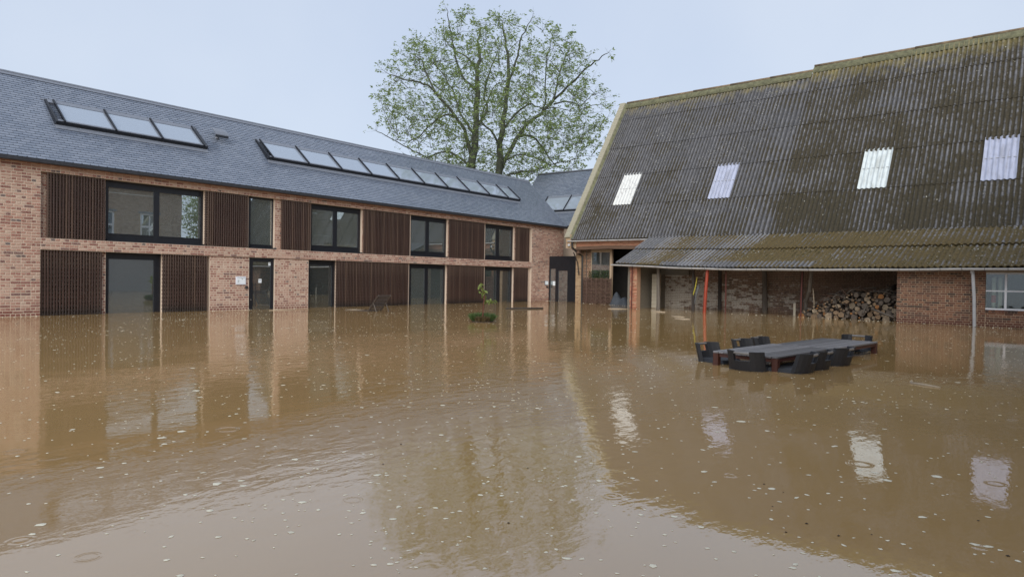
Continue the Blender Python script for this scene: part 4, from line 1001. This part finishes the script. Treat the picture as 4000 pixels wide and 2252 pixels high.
def crown_ok(p):
    q = p - TC; a, b, z = q @ TR, q @ TF, q[2]
    zc_, rz_ = (13.4, 6.2) if z > 13.4 else (13.4, 6.1)
    return ((a + .15) / 8.5) ** 2 + (b / 7.6) ** 2 + ((z - zc_) / rz_) ** 2 < 1.0 + .10 * math.sin(a * 2.3) * math.sin(z * 2.1)
def smoothpts(P_, n):
    P_ = np.array(P_); t0 = np.linspace(0, 1, len(P_)); out = []
    for tt in np.linspace(0, 1, n):
        x = tt * (len(P_) - 1); i = min(int(x), len(P_) - 2); f_ = x - i
        p0, p1, p2, p3 = P_[max(i - 1, 0)], P_[i], P_[i + 1], P_[min(i + 2, len(P_) - 1)]
        out.append(.5 * ((2 * p1) + (-p0 + p2) * f_ + (2 * p0 - 5 * p1 + 4 * p2 - p3) * f_ ** 2 + (-p0 + 3 * p1 - 3 * p2 + p3) * f_ ** 3))
    return out
def grow(p, d, ln, r, lev):
    n_ = {1: 6, 2: 5, 3: 3}[lev]; pts = [p]; st = ln / n_
    for i in range(n_):
        up_ = V(0, 0, 1) * (.10 if lev == 1 else .20) * (i / n_ + .2)
        d = d + up_ + rng.normal(0, .13 if lev < 3 else .18, 3); d /= np.linalg.norm(d)
        p = p + d * st
        if not crown_ok(p) and i > 0 and lev < 3: break
        pts.append(p)
    if len(pts) < 2: return
    m = len(pts); rad = [r * (1 - .75 * k / (m - 1)) for k in range(m)]
    tw.tube(pts, rad, 5 if lev == 1 else 3, caps=False)
    if lev == 3: twigs.append((pts[-1], d)); twigs.append((pts[len(pts) // 2], d)); return
    nch = {1: int(ln * 2.3) + 2, 2: int(ln * 2.6) + 1}[lev]
    for k in range(nch):
        tt = .22 + .78 * (k + rng.random()) / nch; x = tt * (m - 1); i = min(int(x), m - 2); q = pts[i] + (pts[i + 1] - pts[i]) * (x - i)
        dd = pts[i + 1] - pts[i]; dd /= np.linalg.norm(dd); s = rng.normal(0, 1, 3); s -= dd * (s @ dd); s /= np.linalg.norm(s) + 1e-6
        ang = rng.uniform(.5, .95); nd = dd * math.cos(ang) + s * math.sin(ang)
        grow(q, nd, (ln * rng.uniform(.35, .6) if lev == 1 else rng.uniform(.45, .95)) * (1.1 - .4 * tt), r * (.5 if lev == 1 else .55), lev + 1)
limbpts = {}
trk = MB(); lim = MB()
for nm, P2 in LIMB.items():
    d0, d1 = DEP[nm]; m = len(P2)
    P3 = [TC + TR * a + TF * (d0 + (d1 - d0) * (k / (m - 1)) ** 1.2) + V(0, 0, z) for k, (a, z) in enumerate(P2)]
    n_ = m * 3; pts = smoothpts(P3, n_); pts = [q + rng.normal(0, .035, 3) * (k > 1) for k, q in enumerate(pts)]
    r0 = RAD[nm]; rad = [r0 * (1 - .86 * (k / (n_ - 1)) ** (.9 if r0 > .3 else .8)) + .012 for k in range(n_)]
    (trk if nm in ('L0', 'R0') else lim).tube(pts, rad, 9 if r0 > .2 else 6, caps=True)
    limbpts[nm] = pts
    if r0 > .3:                                 # short shoots clothing the stems
        for k in range(40):
            i = rng.integers(int(n_ * .22), int(n_ * .75)); a = rng.uniform(0, 6.28); grow(pts[i], V(math.cos(a), math.sin(a), .5), rng.uniform(.35, .9), .010, 2)
    grow(pts[-1], (pts[-1] - pts[-3]) / np.linalg.norm(pts[-1] - pts[-3]), 1.3, .022, 1)
SK = np.array([q for v in limbpts.values() for q in v if q[2] > 8.4]); SKR = np.full(len(SK), .05)
att = []
while len(att) < 640:
    a, b, z = rng.uniform(-8.8, 8.8), rng.uniform(-7.6, 7.6), rng.uniform(7.6, 20.4)
    q = TC + TR * a + TF * b + V(0, 0, z); e_ = ((a + .1) / 8.7) ** 2 + (b / 7.6) ** 2 + ((z - 13.6) / 6.6) ** 2
    if crown_ok(q) and rng.random() < .25 + .75 * e_: att.append(q)
att.sort(key=lambda q: np.min(np.linalg.norm(SK - q, axis=1)))
for q in att:
    dv = q - SK; ds = np.linalg.norm(dv, axis=1); cost = ds + .45 * np.maximum(0, -dv[:, 2]) - .10 * (dv @ V(0, 0, 1)) ; i = int(np.argmin(cost)); p0 = SK[i]
    if ds[i] < .35: continue
    ctrl = p0 + (q - p0) * .5 + V(0, 0, .10 * ds[i]) + rng.normal(0, .10 * ds[i], 3) - (q - TC - V(0, 0, 13)) * .0
    n_ = max(3, int(ds[i] * 2.2)); bz = [p0 * (1 - t_) ** 2 + ctrl * 2 * t_ * (1 - t_) + q * t_ ** 2 for t_ in np.linspace(0, 1, n_)]
    r0_ = min(.045, .012 + .010 * ds[i]); tw.tube(bz, [r0_ + (.008 - r0_) * k / (n_ - 1) for k in range(n_)], 4, caps=False)
    SK = np.vstack([SK, np.array(bz[1:])])
    dd = bz[-1] - bz[-2]; dd /= np.linalg.norm(dd)
    for k in range(3): grow(q, dd * .7 + rng.normal(0, .45, 3) + V(0, 0, .25), rng.uniform(.6, 1.15), .009, 2)
    for k in range(n_): grow(bz[k], rng.normal(0, 1, 3) + dd * .5 + V(0, 0, .3), rng.uniform(.35, .7), .006, 3)
for p_, d in twigs:
    if rng.random() < .54: continue
    nl = rng.integers(4, 8)
    for k in range(nl):
        a = rng.uniform(0, 6.283); e = V(math.cos(a), math.sin(a), rng.uniform(-.75, .35)) + d * .45; e /= np.linalg.norm(e)
        ln = rng.uniform(.11, .25); wv = np.cross(e, rng.normal(0, 1, 3)); wv /= np.linalg.norm(wv) + 1e-6; wv *= ln * rng.uniform(.16, .26); q = p_ + rng.normal(0, .06, 3)
        lv.add([q, q + e * ln * .5 + wv, q + e * ln + V(0, 0, -.03), q + e * ln * .5 - wv], [(0, 1, 2, 3)])
tree = thing('ash_tree', 'tall twin stemmed ash tree in fresh spring leaf behind the slate roofs', 'tree', tuple(TC))
obj('trunk', trk, 'tree_bark', tree, smooth=True); obj('limbs', lim, 'tree_bark', tree, smooth=True)
cr_ = stuff(obj('twigs', tw, 'tree_bark', tree)); stuff(obj('crown', lv, 'ash_leaf', tree))
print('twigs', len(twigs), 'leaves', len(lv.f), 'twigfaces', len(tw.f))
gt = thing('garden_tree', 'green garden tree mirrored at the right of the largest upper window', 'tree', (31.5, -8.5, 0))
q = MB(); q.tube([(31.5, -8.5, -.6), (31.5, -8.4, 3), (31.7, -8.3, 6), (31.6, -8.6, 8.5)], [.22, .18, .12, .04], 8)
for k in range(14):
    z_ = 3 + k * .38; a = k * 2.4; q.tube([(31.55, -8.45, z_), (31.55 + 1.3 * math.cos(a), -8.45 + 1.3 * math.sin(a), z_ + .7), (31.55 + 2.4 * math.cos(a), -8.45 + 2.4 * math.sin(a), z_ + 1.2)], [.06, .04, .015], 5)
obj('trunk', q, 'tree_bark', gt, smooth=True)
q = MB()
for k in range(5000):
    dv = rng.normal(0, 1, 3); dv /= np.linalg.norm(dv); p_ = V(31.5, -8.5, 6.2) + dv * V(3.0, 3.0, 3.4) * rng.uniform(.25, 1) ** .5; e = rng.normal(0, 1, 3); e /= np.linalg.norm(e); wv = np.cross(e, dv); s = rng.uniform(.1, .22); q.add([p_ - e * s, p_ + wv * s * .5, p_ + e * s, p_ - wv * s * .5], [(0, 1, 2, 3)])
stuff(obj('crown', q, 'ash_leaf', gt))
# =================================================================== TABLES AND CHAIRS
ta = R_(-8.5); AX = V(math.cos(ta), math.sin(ta), 0); NR = V(-math.sin(ta), math.cos(ta), 0); T0 = V(10.42, 2.95, 0)
def table(name, label, t0, off, ln, wd):
    p = T0 + AX * t0 + NR * off
    r = thing(name, label, 'table', (p[0], p[1], -.55), ta, 'two outdoor tables pushed end to end')
    zt = .77; npk = 11
    for k in range(npk):
        q = MB(); y0 = k * wd / npk; q.bbox((.0, y0 + .007, zt - .026 + random.uniform(-.001, .002)), (ln, y0 + wd / npk - .007, zt + random.uniform(-.002, .002)), .004); obj('plank', q, 'grey_teak', r, world=False)
    for a, b in (((.10, .02, zt - .085), (ln - .10, .06, zt - .028)), ((.10, wd - .06, zt - .085), (ln - .10, wd - .02, zt - .028)), ((.03, .1, zt - .085), (.07, wd - .1, zt - .028)), ((ln - .07, .1, zt - .085), (ln - .03, wd - .1, zt - .028))):
        q = MB(); q.box(a, b); obj('apron', q, 'mahogany', r, world=False)
    for x in (0.004, ln - .094):
        for y in (0.004, wd - .094): q = MB(); q.bbox((x, y, 0), (x + .09, y + .09, zt - .027), .006); obj('leg', q, 'mahogany', r, world=False)
table('outdoor_table', 'grey weathered plank table nearest the viewer, standing half drowned with six chairs', 0, 0, 2.12, 1.05)
table('outdoor_table', 'grey weathered plank table at the far end, half drowned, beyond the near table', 2.15, -.02, 2.10, 1.03)
def solid_grid(q, fn, ys, zs, th, skip):
    ny, nz = len(ys) - 1, len(zs) - 1
    cell = lambda i, j: 0 <= i < ny and 0 <= j < nz and not skip(i, j)
    for i in range(ny):
        for j in range(nz):
            if not cell(i, j): continue
            c = [(ys[i], zs[j]), (ys[i + 1], zs[j]), (ys[i + 1], zs[j + 1]), (ys[i], zs[j + 1])]
            B_ = [(fn(y, z), y, z) for y, z in c]; Fv = [(fn(y, z) + th, y * .97, z) for y, z in c]
            fs = [(3, 2, 1, 0), (4, 5, 6, 7)]
            for (di, dj, e) in ((0, -1, (0, 1, 5, 4)), (1, 0, (1, 2, 6, 5)), (0, 1, (2, 3, 7, 6)), (-1, 0, (3, 0, 4, 7))):
                if not cell(i + di, j + dj): fs.append(e)
            q.add(B_ + Fv, fs)
def chair_parts(r):
    fn = lambda y, z: -.27 - .13 * (z - .35) / .45 + .13 * (abs(y) / .285) ** 3 - .02 * math.cos(y * 5)
    ys = [-.285, -.25, -.19, -.125, -.06, 0, .06, .125, .19, .25, .285]; zs = [.30, .40, .52, .62, .70, .80, .825, .84]
    q = MB(); solid_grid(q, fn, ys, zs, .055, lambda i, j: 3 <= i <= 6 and j >= 4); obj('backrest', q, 'rattan', r, world=False)
    q = MB(); q.tube([(fn(y, .81) + .028, y, .815) for y in (-.13, -.06, .06, .13)], .021, 6); obj('grip', q, 'chrome', r, world=False)
    q = MB(); q.bbox((-.29, -.27, .47), (.27, .27, .605), .05); obj('seat', q, 'rattan', r, world=False)
    for s in (-1, 1):
        for x in (-.22, .2): q = MB(); q.bbox((x, s * .22 - .025, 0), (x + .05, s * .22 + .025, .47), .005); obj('leg', q, 'rattan', r, world=False)
CH = [(.06, .40, 0, 'black woven chair at the near end of the table with its back to the viewer'),
      (.50, 1.17, -90, 'black woven chair at the left corner of the near table, beside the table leg'),
      (1.72, 1.17, -90, 'left of two black woven chairs side by side on the far long side'),
      (2.48, 1.17, -90, 'right of two black woven chairs side by side on the far long side'),
      (.28, -.03, 90, 'black woven chair on the near long side beside the front table leg'),
      (.88, -.02, 90, 'black woven chair squeezed in the middle of three on the near long side'),
      (1.72, -.03, 90, 'rightmost of three black woven chairs on the near long side of the table'),
      (4.45, .50, 180, 'black woven chair at the far head of the tables, only its back showing')]
for t_, off, rz_, lab in CH:
    p = T0 + AX * t_ + NR * off
    r = thing('woven_chair', lab, 'chair', (p[0], p[1], -.55), ta + R_(rz_ + random.uniform(-4, 4)), 'black woven chairs round the drowned tables'); chair_parts(r)
# =================================================================== LOUNGER
lg = thing('deck_lounger', 'wooden slatted lounger half sunk by the shutters with its backrest raised', 'lounger', (17.05, 19.4, -.3))
HX, HY = 17.05, 19.4                                      # hinge end, head toward -y
for s in (0, .6):
    q = MB(); q.hexa([(HX + s, HY - .52, .58), (HX + s + .04, HY - .52, .58), (HX + s + .04, HY, .0), (HX + s, HY, .0), (HX + s, HY - .50, .62), (HX + s + .04, HY - .50, .62), (HX + s + .04, HY + .03, .04), (HX + s, HY + .03, .04)]); obj('back_rail', q, 'lounger_wood', lg)
    q = MB(); q.box((HX + s, HY - .02, -.06), (HX + s + .04, HY + 1.35, -.005 + (.02 if s == 0 else .0))); obj('side_rail', q, 'lounger_wood', lg)
    q = MB(); q.tube([(HX + s + .02, HY - .26, .30), (HX + s + .02, HY - .55, -.25)], .018, 5); obj('prop_leg', q, 'lounger_wood', lg)
for k in range(10):
    f_ = (k + .5) / 10; y_, z_ = HY - .52 * f_, .03 + .58 * f_
    q = MB(); q.hexa([(HX - .01, y_ - .012, z_ + .010), (HX + .65, y_ - .012, z_ + .010), (HX + .65, y_ + .012, z_ - .014), (HX - .01, y_ + .012, z_ - .014), (HX - .01, y_ + .001, z_ + .024), (HX + .65, y_ + .001, z_ + .024), (HX + .65, y_ + .025, z_ - .0), (HX - .01, y_ + .025, z_ - .0)]); obj('slat', q, 'lounger_wood', lg)
for k in range(14):
    q = MB(); y_ = HY + .06 + k * .095; q.box((HX + .045, y_, -.03), (HX + .595, y_ + .07, .012 + .006 * (k % 2))); obj('slat', q, 'pale_stick' if k > 8 else 'lounger_wood', lg)
# =================================================================== SAPLING
sp = thing('sapling', 'young sapling with a reddish stem rising from the round clump of plants', 'sapling', (15.85, 12.95, -.4))
BX, BY = 15.82, 12.97
q = MB(); stem = [(BX, BY, -.4), (BX + .0, BY, .15), (BX + .02, BY - .015, .5), (BX + .035, BY - .03, .78), (BX + .02, BY + .0, .9), (BX - .05, BY + .09, 1.12)]
q.tube(stem, [.024, .023, .021, .019, .011, .006], 6); obj('trunk', q, 'trunk_red', sp)
q = MB(); q.tube([(BX + .03, BY - .02, .6), (BX + .12, BY - .15, .66)], [.007, .003], 5); obj('twig', q, 'trunk_red', sp)
lm = MB(); lm.add([(0, 0, 0), (.045, -.035, .012), (.10, -.038, .0), (.15, 0, -.03), (.10, .038, 0), (.045, .035, .012), (.07, 0, -.012)], [(0, 1, 6), (1, 2, 6), (2, 3, 6), (3, 4, 6), (4, 5, 6), (5, 0, 6)]); leaf_me = lm.mesh('leaf', 'sapling_leaf')
CRl = V(.6, -.8, 0)
for k in range(36):
    if k < 22: f_ = k / 22; c0_ = V(BX + .03, BY - .02, .76) + (V(BX - .07, BY + .10, 1.16) - V(BX + .03, BY - .02, .76)) * f_ + np.random.normal(0, .035, 3)
    else: c0_ = V(BX + .10, BY - .12, .64) + CRl * random.uniform(-.09, .13) + np.random.normal(0, .04, 3)
    o = obj('leaf', leaf_me, None, sp); o.location = c0_; o.rotation_euler = (random.uniform(-.7, .7), random.uniform(.2, 1.1), random.uniform(0, 6.28)); s = random.uniform(.75, 1.25); o.scale = (s, s, s)
pl = thing('plant_clump', 'low round island of green plants and dark soil round the sapling', 'plants', (15.85, 12.95, -.4))
q = MB(); n_ = 20; vs = []
for j, (rr_, zz_) in enumerate(((.29, -.3), (.30, .025), (.26, .05), (.12, .09))):
    for k in range(n_): a = 2 * math.pi * k / n_; vs.append((BX + rr_ * math.cos(a) * (1 + .06 * math.sin(3 * a)), BY + rr_ * math.sin(a) * (1 + .06 * math.sin(3 * a)), zz_))
q.add(vs, [(j * n_ + k, j * n_ + (k + 1) % n_, (j + 1) * n_ + (k + 1) % n_, (j + 1) * n_ + k) for j in range(3) for k in range(n_)] + [tuple(3 * n_ + k for k in range(n_))]); obj('soil', q, 'soil', pl)
g1, g2 = MB(), MB()
for k in range(2600):
    a = random.uniform(0, 6.28); rr_ = .30 * math.sqrt(random.random()); front = random.random()
    px_, py_ = BX + rr_ * math.cos(a), BY + rr_ * math.sin(a); lat = (px_ - BX) * .6 - (py_ - BY) * .8; dep = (px_ - BX) * .8 + (py_ - BY) * .6
    dry = abs(lat) < .20 and dep < .05
    ln = random.uniform(.14, .30) * (.6 if dry else 1.0); out = V(math.cos(a), math.sin(a), 0) * rr_ / .30 * random.uniform(.3, 1.0); e = out + V(random.uniform(-.3, .3), random.uniform(-.3, .3), random.uniform(.9, 1.7)); e /= np.linalg.norm(e)
    wv = np.cross(e, V(random.uniform(-1, 1), random.uniform(-1, 1), .2)); wv /= np.linalg.norm(wv) + 1e-6; wv *= random.uniform(.008, .016); p_ = V(px_, py_, .03)
    (g2 if dry else g1).add([p_ - wv * .5, p_ + e * ln * .6 - wv, p_ + e * ln + V(0, 0, -.02), p_ + e * ln * .6 + wv, p_ + wv * .5], [(0, 1, 2, 3, 4)])
stuff(obj('foliage', g1, 'grass', pl)); stuff(obj('dry_stems', g2, 'dry_grass', pl))
# =================================================================== LOG PILE
pile = []
def place(u, r):
    z = -.12
    for (uu, zz_, r_) in pile:
        dx = abs(u - uu)
        if dx < r + r_: z = max(z, zz_ + math.sqrt((r + r_) ** 2 - dx * dx) - .0)
    return z
def ceil_(u): return float(np.interp(u, [5.6, 6.0, 6.9, 7.6, 8.2, 8.8, 9.05], [.86, 1.0, 1.02, .98, .62, .40, .25]))
lab_by = {}
cands = 0
while cands < 1500 and len(pile) < 170:
    cands += 1
    r = random.choice([.035, .045, .055, .06, .07, .08, .095, .11, .13]); u = random.uniform(5.78, 9.0); z = place(u, r)
    # settle sideways
    for _ in range(10):
        for s in (-.03, .03):
            if 5.75 < u + s < 9.05:
                z2 = place(u + s, r)
                if z2 < z: u, z = u + s, z2
    if z + r > ceil_(u): continue
    pile.append((u, z, r))
for (u, z, r) in pile:
    dfront = 27.45 + .55 * max(0, z) + random.uniform(-.14, .22) + (.25 if u > 8.3 else 0); ln = random.uniform(.45, .75)
    jt = .10 if z < .5 else .28
    a, b = BP(u, dfront, z), BP(u + random.uniform(-jt, jt), dfront + ln, z + random.uniform(-.06, .10))
    q = MB(); n_ = 9; sh = random.random()
    rad = [r * random.uniform(.93, 1.0), r]
    q.tube([a, b], rad, n_, mi=0, capmi=1)
    q.v = [tuple(np.array(v) + np.random.normal(0, .09 * r, 3)) for v in q.v]
    # roughen the round into a split billet now and then
    if sh < .3: c_ = (a + b) / 2; q.v = [tuple(np.array(v) if (np.array(v) - a) @ V(0, 0, 1) < r * .25 else np.array(v) - V(0, 0, r * .55)) for v in q.v]
    kind = 'thick round log' if r >= .095 else 'split firewood billet' if sh < .3 else 'thin round log'
    ec = random.choices(['grey', 'tan', 'pale', 'orange'], [4, 4, 2.5, 1])[0]
    o = obj('firewood_log', q, ['bark', 'log_end_' + ec])
    row = 'waterline row' if z < .12 else 'low row' if z < .35 else 'middle row' if z < .6 else 'upper row' if z < .82 else 'top row'
    cl_ = 'left end' if u > 8.5 else 'left part' if u > 7.9 else 'left of centre' if u > 7.4 else 'centre' if u > 6.9 else 'right of centre' if u > 6.5 else 'right part' if u > 6.1 else 'right end'
    tag(o, '%s with %s cut end, %s, %s of woodpile' % (kind, ec, row, cl_), 'log', 'firewood logs in the woodpile')
def stick(name, pts, r, mat, label, cat='branch', n=6):
    q = MB(); q.tube([BP(*p_) for p_ in pts], r, n); return tag(obj(name, q, mat, smooth=True), label, cat)
stick('branch', [(8.25, 28.1, .92), (7.9, 28.0, .90), (7.6, 27.95, .80), (7.3, 27.95, .70), (6.95, 28.0, .66)], [.012, .016, .02, .024, .028], 'weathered_post', 'long curved grey branch lying on the left of the woodpile')
stick('branch', [(6.55, 28.1, 1.18), (6.9, 28.1, 1.15), (7.25, 28.1, 1.05), (7.5, 28.1, .92)], [.03, .024, .02, .014], 'bark', 'curved branch poking up from the top of the woodpile')
stick('branch', [(6.7, 27.7, .62), (6.78, 27.6, .42), (6.82, 27.5, .22)], [.02, .026, .03], 'weathered_post', 'short grey forked branch standing in front of the woodpile')
stick('branch', [(7.9, 27.8, .85), (7.82, 27.7, .6), (7.7, 27.6, .35)], [.016, .02, .024], 'bark', 'brown upright branch in the middle of the woodpile')
stick('plank', [(6.45, 27.35, .40), (5.72, 27.2, .14)], [.035, .04], 'weathered_post', 'pale grey plank sloping down at the right end of the woodpile', 'plank', 4)
stick('stake', [(8.81, 28.2, 1.1), (8.74, 28.2, .38)], [.022, .03], 'pale_stick', 'thin pale stake standing at the left end of the woodpile', 'stake', 5)
stick('log', [(6.45, 28.2, 1.0), (6.05, 28.2, 1.0)], [.12, .12], 'bark', 'stubby log lying lengthwise on top of the woodpile', 'log', 10)
stick('log', [(6.2, 28.0, 1.05), (5.95, 28.6, 1.25)], [.09, .09], 'bark', 'grey log leaning back at the top right of the woodpile', 'log', 9)
for k in range(26):
    u = random.uniform(6.0, 8.3); z0 = ceil_(u) + random.uniform(-.05, .10); a = random.uniform(-.9, .9); ln = random.uniform(.25, .8); d0_ = 27.45 + .55 * z0 + random.uniform(-.1, .1)
    side = 'left' if u > 7.6 else 'middle' if u > 6.8 else 'right'
    stick('branch', [(u - ln / 2 * math.cos(a), d0_, z0 - ln / 2 * math.sin(a)), (u + random.uniform(-.05, .05), d0_ - .05, z0 + random.uniform(0, .06)), (u + ln / 2 * math.cos(a), d0_ + .05, z0 + ln / 2 * math.sin(a))], [.010, .016, .02], (mt := random.choice(['bark', 'weathered_post', 'beam'])), '%s %s stick, %s, tangled on the %s of the woodpile top' % ('short' if ln < .5 else 'long', {'bark': 'dark', 'weathered_post': 'grey', 'beam': 'reddish'}[mt], 'rising to the left' if a > .25 else 'rising to the right' if a < -.25 else 'lying flat', side))['group'] = 'sticks tangled on the woodpile'
# =================================================================== FLOATING THINGS
def float_stick(p0, p1, r, mat, label, cat='stick', name='floating_stick', n=6, k=.3):
    a, b = V(*p0, .0), V(*p1, .0); m_ = (a + b) / 2 + V(0, 0, r * .4)
    q = MB(); q.tube([a + V(0, 0, r * k), m_, b + V(0, 0, r * k)], [r * .8, r, r * .6], n); return tag(obj(name, q, mat, smooth=True), label, cat)
float_stick((23.05, 17.65), (24.9, 17.02), .045, 'dark_post', 'dark board floating in front of the last shutters', 'board', 'floating_board', 4, .5)
float_stick((10.55, 1.26), (10.33, .90), .018, 'pale_stick', 'broken pale orange stick floating on the right, in the open water')
q = MB(); q.tube([(10.55, 1.26, .012), (10.60, 1.25, .03)], [.02, .012], 5); tag(obj('floating_chip', q, 'pale_stick'), 'small wood chip touching the end of the broken pale stick', 'chip')
float_stick((27.6, 15.3), (28.2, 14.6), .02, 'pale_stick', 'pale stick floating in front of the wattle hurdle')
float_stick((27.0, 12.9), (26.9, 12.2), .02, 'pale_stick', 'thin pale stick floating left of the red post')
float_stick((23.9, 10.6), (23.8, 10.05), .018, 'pale_stick', 'pale stick floating in line with the red post')
float_stick((22.6, 9.9), (22.5, 9.3), .018, 'pale_stick', 'pale stick floating just behind the tables')
float_stick((14.6, 21.9), (15.5, 21.7), .012, 'pale_stick', 'thin pale stick floating below the glazed door')
# foam flecks: small domed scraps of froth
fm = MB(); cnt = 0
cl = [(random.uniform(2, 26), random.uniform(-1, 22)) for _ in range(150)]
while cnt < 3900:
    dist = 2.2 + 26 * random.random() ** 1.25; ang = random.uniform(-.66, .66)
    x, y = (CF[0] * math.cos(ang) + CR[0] * math.sin(ang)) * dist, (CF[1] * math.cos(ang) + CR[1] * math.sin(ang)) * dist
    if random.random() < .35:
        c_ = random.choice(cl); x, y = c_[0] + random.gauss(0, .35), c_[1] + random.gauss(0, .35)
    if x > 26 or y > 22.4: continue
    s = min(.036, .0075 * math.exp(abs(random.gauss(0, .58)))) * (1 + dist * .012); n_ = random.randint(5, 8); a0 = random.uniform(0, 6.28); ex = random.uniform(.5, 1.0)
    vs = [(x, y, .004)]
    for k in range(n_):
        a = 2 * math.pi * k / n_; r_ = s * random.uniform(.6, 1.2); dx, dy = r_ * math.cos(a), r_ * math.sin(a) * ex
        vs.append((x + dx * math.cos(a0) - dy * math.sin(a0), y + dx * math.sin(a0) + dy * math.cos(a0), .0012))
    fm.add(vs, [(0, k + 1, (k + 1) % n_ + 1) for k in range(n_)]); cnt += 1
o = stuff(obj('foam_flecks', fm, 'foam')); o['label'] = 'scattered pale foam flecks floating over the brown flood water'; o['category'] = 'foam'

def dome(mb, p, n, s, rnd):
    a = np.cross(n, V(.3, .8, .1)); a /= np.linalg.norm(a); b = np.cross(n, a); k_n = 6; vs = [p + n * s * .55]
    for k in range(k_n): f_ = 2 * math.pi * k / k_n; r_ = s * random.uniform(.7, 1.25); vs.append(p + a * r_ * math.cos(f_) + b * r_ * math.sin(f_))
    mb.add(vs, [(0, k + 1, (k + 1) % k_n + 1) for k in range(k_n)], rnd)
m1, m2 = MB(), MB(); cnt = 0
def pn(a, b): return math.sin(a * 1.9 + 2 * math.sin(b * 1.3)) * math.sin(b * 2.3 + 1.5 * math.sin(a * 2.1)) 
while cnt < 9000:
    cnt += 1
    if random.random() < .6:                                   # lean-to
        u, tt = random.uniform(1.5, 17.3), random.uniform(.02, .97); lo = BP(u, de(u), zev(u)); hi = BP(u, 31.02, 3.5); p_ = lo + (hi - lo) * tt; nrm = np.cross(hi - lo, -U); nrm /= np.linalg.norm(nrm); nrm = nrm if nrm[2] > 0 else -nrm
        if pn(u * 1.3, tt * 5) < -.1 - (.35 if u < 11 else 0) or (tt < .14 and 6.8 < u < 13.5): continue
        p_ = p_ + nrm * (.03 + .03 * tt)
    else:
        u, d_ = random.uniform(1.0, 22.2), 30.95 + 5.2 * random.random() ** 1.6; p_ = BP(u, d_, rz(d_)) + en * .055; nrm = en
        if u > 11.6 and random.random() < .8 or pn(u, d_) < -.2: continue
    s_ = random.uniform(.014, .036); dome(m1 if random.random() < .8 else m2, p_, nrm, s_, random.random())
stuff(obj('moss_tufts', m1, 'moss', barn)); stuff(obj('lichen_crusts', m2, 'lichen', barn))
sc = MB(); lt = MB()
def scum(p0, p1, n, wd, mb_):
    for _ in range(n):
        f_ = random.random(); q = V(*p0, 0) + (V(*p1, 0) - V(*p0, 0)) * f_ + V(random.gauss(0, wd), random.gauss(0, wd), .002)
        dome(mb_, q, V(0, 0, 1), random.uniform(.008, .028), .5) if pn(f_ * 23, 3) > -.5 else None
for a, b in (((3, YF - .06), (7.7, YF - .06)), ((12.8, YF - .04), (16.9, YF - .04)), ((32.1, YF - .1), (33.8, YF - .1))): scum(a, b, 22, .07, sc)
for a, b in ((BP(16.8, 27.6, 0), BP(9, 27.4, 0)), (BP(9, 27.3, 0), BP(5.6, 26.85, 0)), (BP(5.6, 26.9, 0), BP(1, 26.9, 0)), (BP(3.4, 26.5, 0), BP(1.0, 26.2, 0)), (BP(22, 31.2, 0), BP(18, 30, 0))):
    scum(a[:2], b[:2], 34, .16, sc); scum(a[:2], b[:2], 40, .14, lt)
for _ in range(45):
    dist = 3.6 + 22 * random.random() ** 1.2; ang = random.uniform(-.64, .64); q = V((CF[0] * math.cos(ang) + CR[0] * math.sin(ang)) * dist, (CF[1] * math.cos(ang) + CR[1] * math.sin(ang)) * dist, .002)
    if q[0] < 26 and q[1] < 22.3: dome(lt, q, V(0, 0, 1), random.uniform(.004, .010), .5)
o = stuff(obj('foam_scum', sc, 'foam')); o['label'] = 'pale scum gathered along the walls at the waterline'; o['category'] = 'foam'
o = stuff(obj('floating_litter', lt, 'soil')); o['label'] = 'tiny dark leaf litter drifting on the flood water'; o['category'] = 'litter'
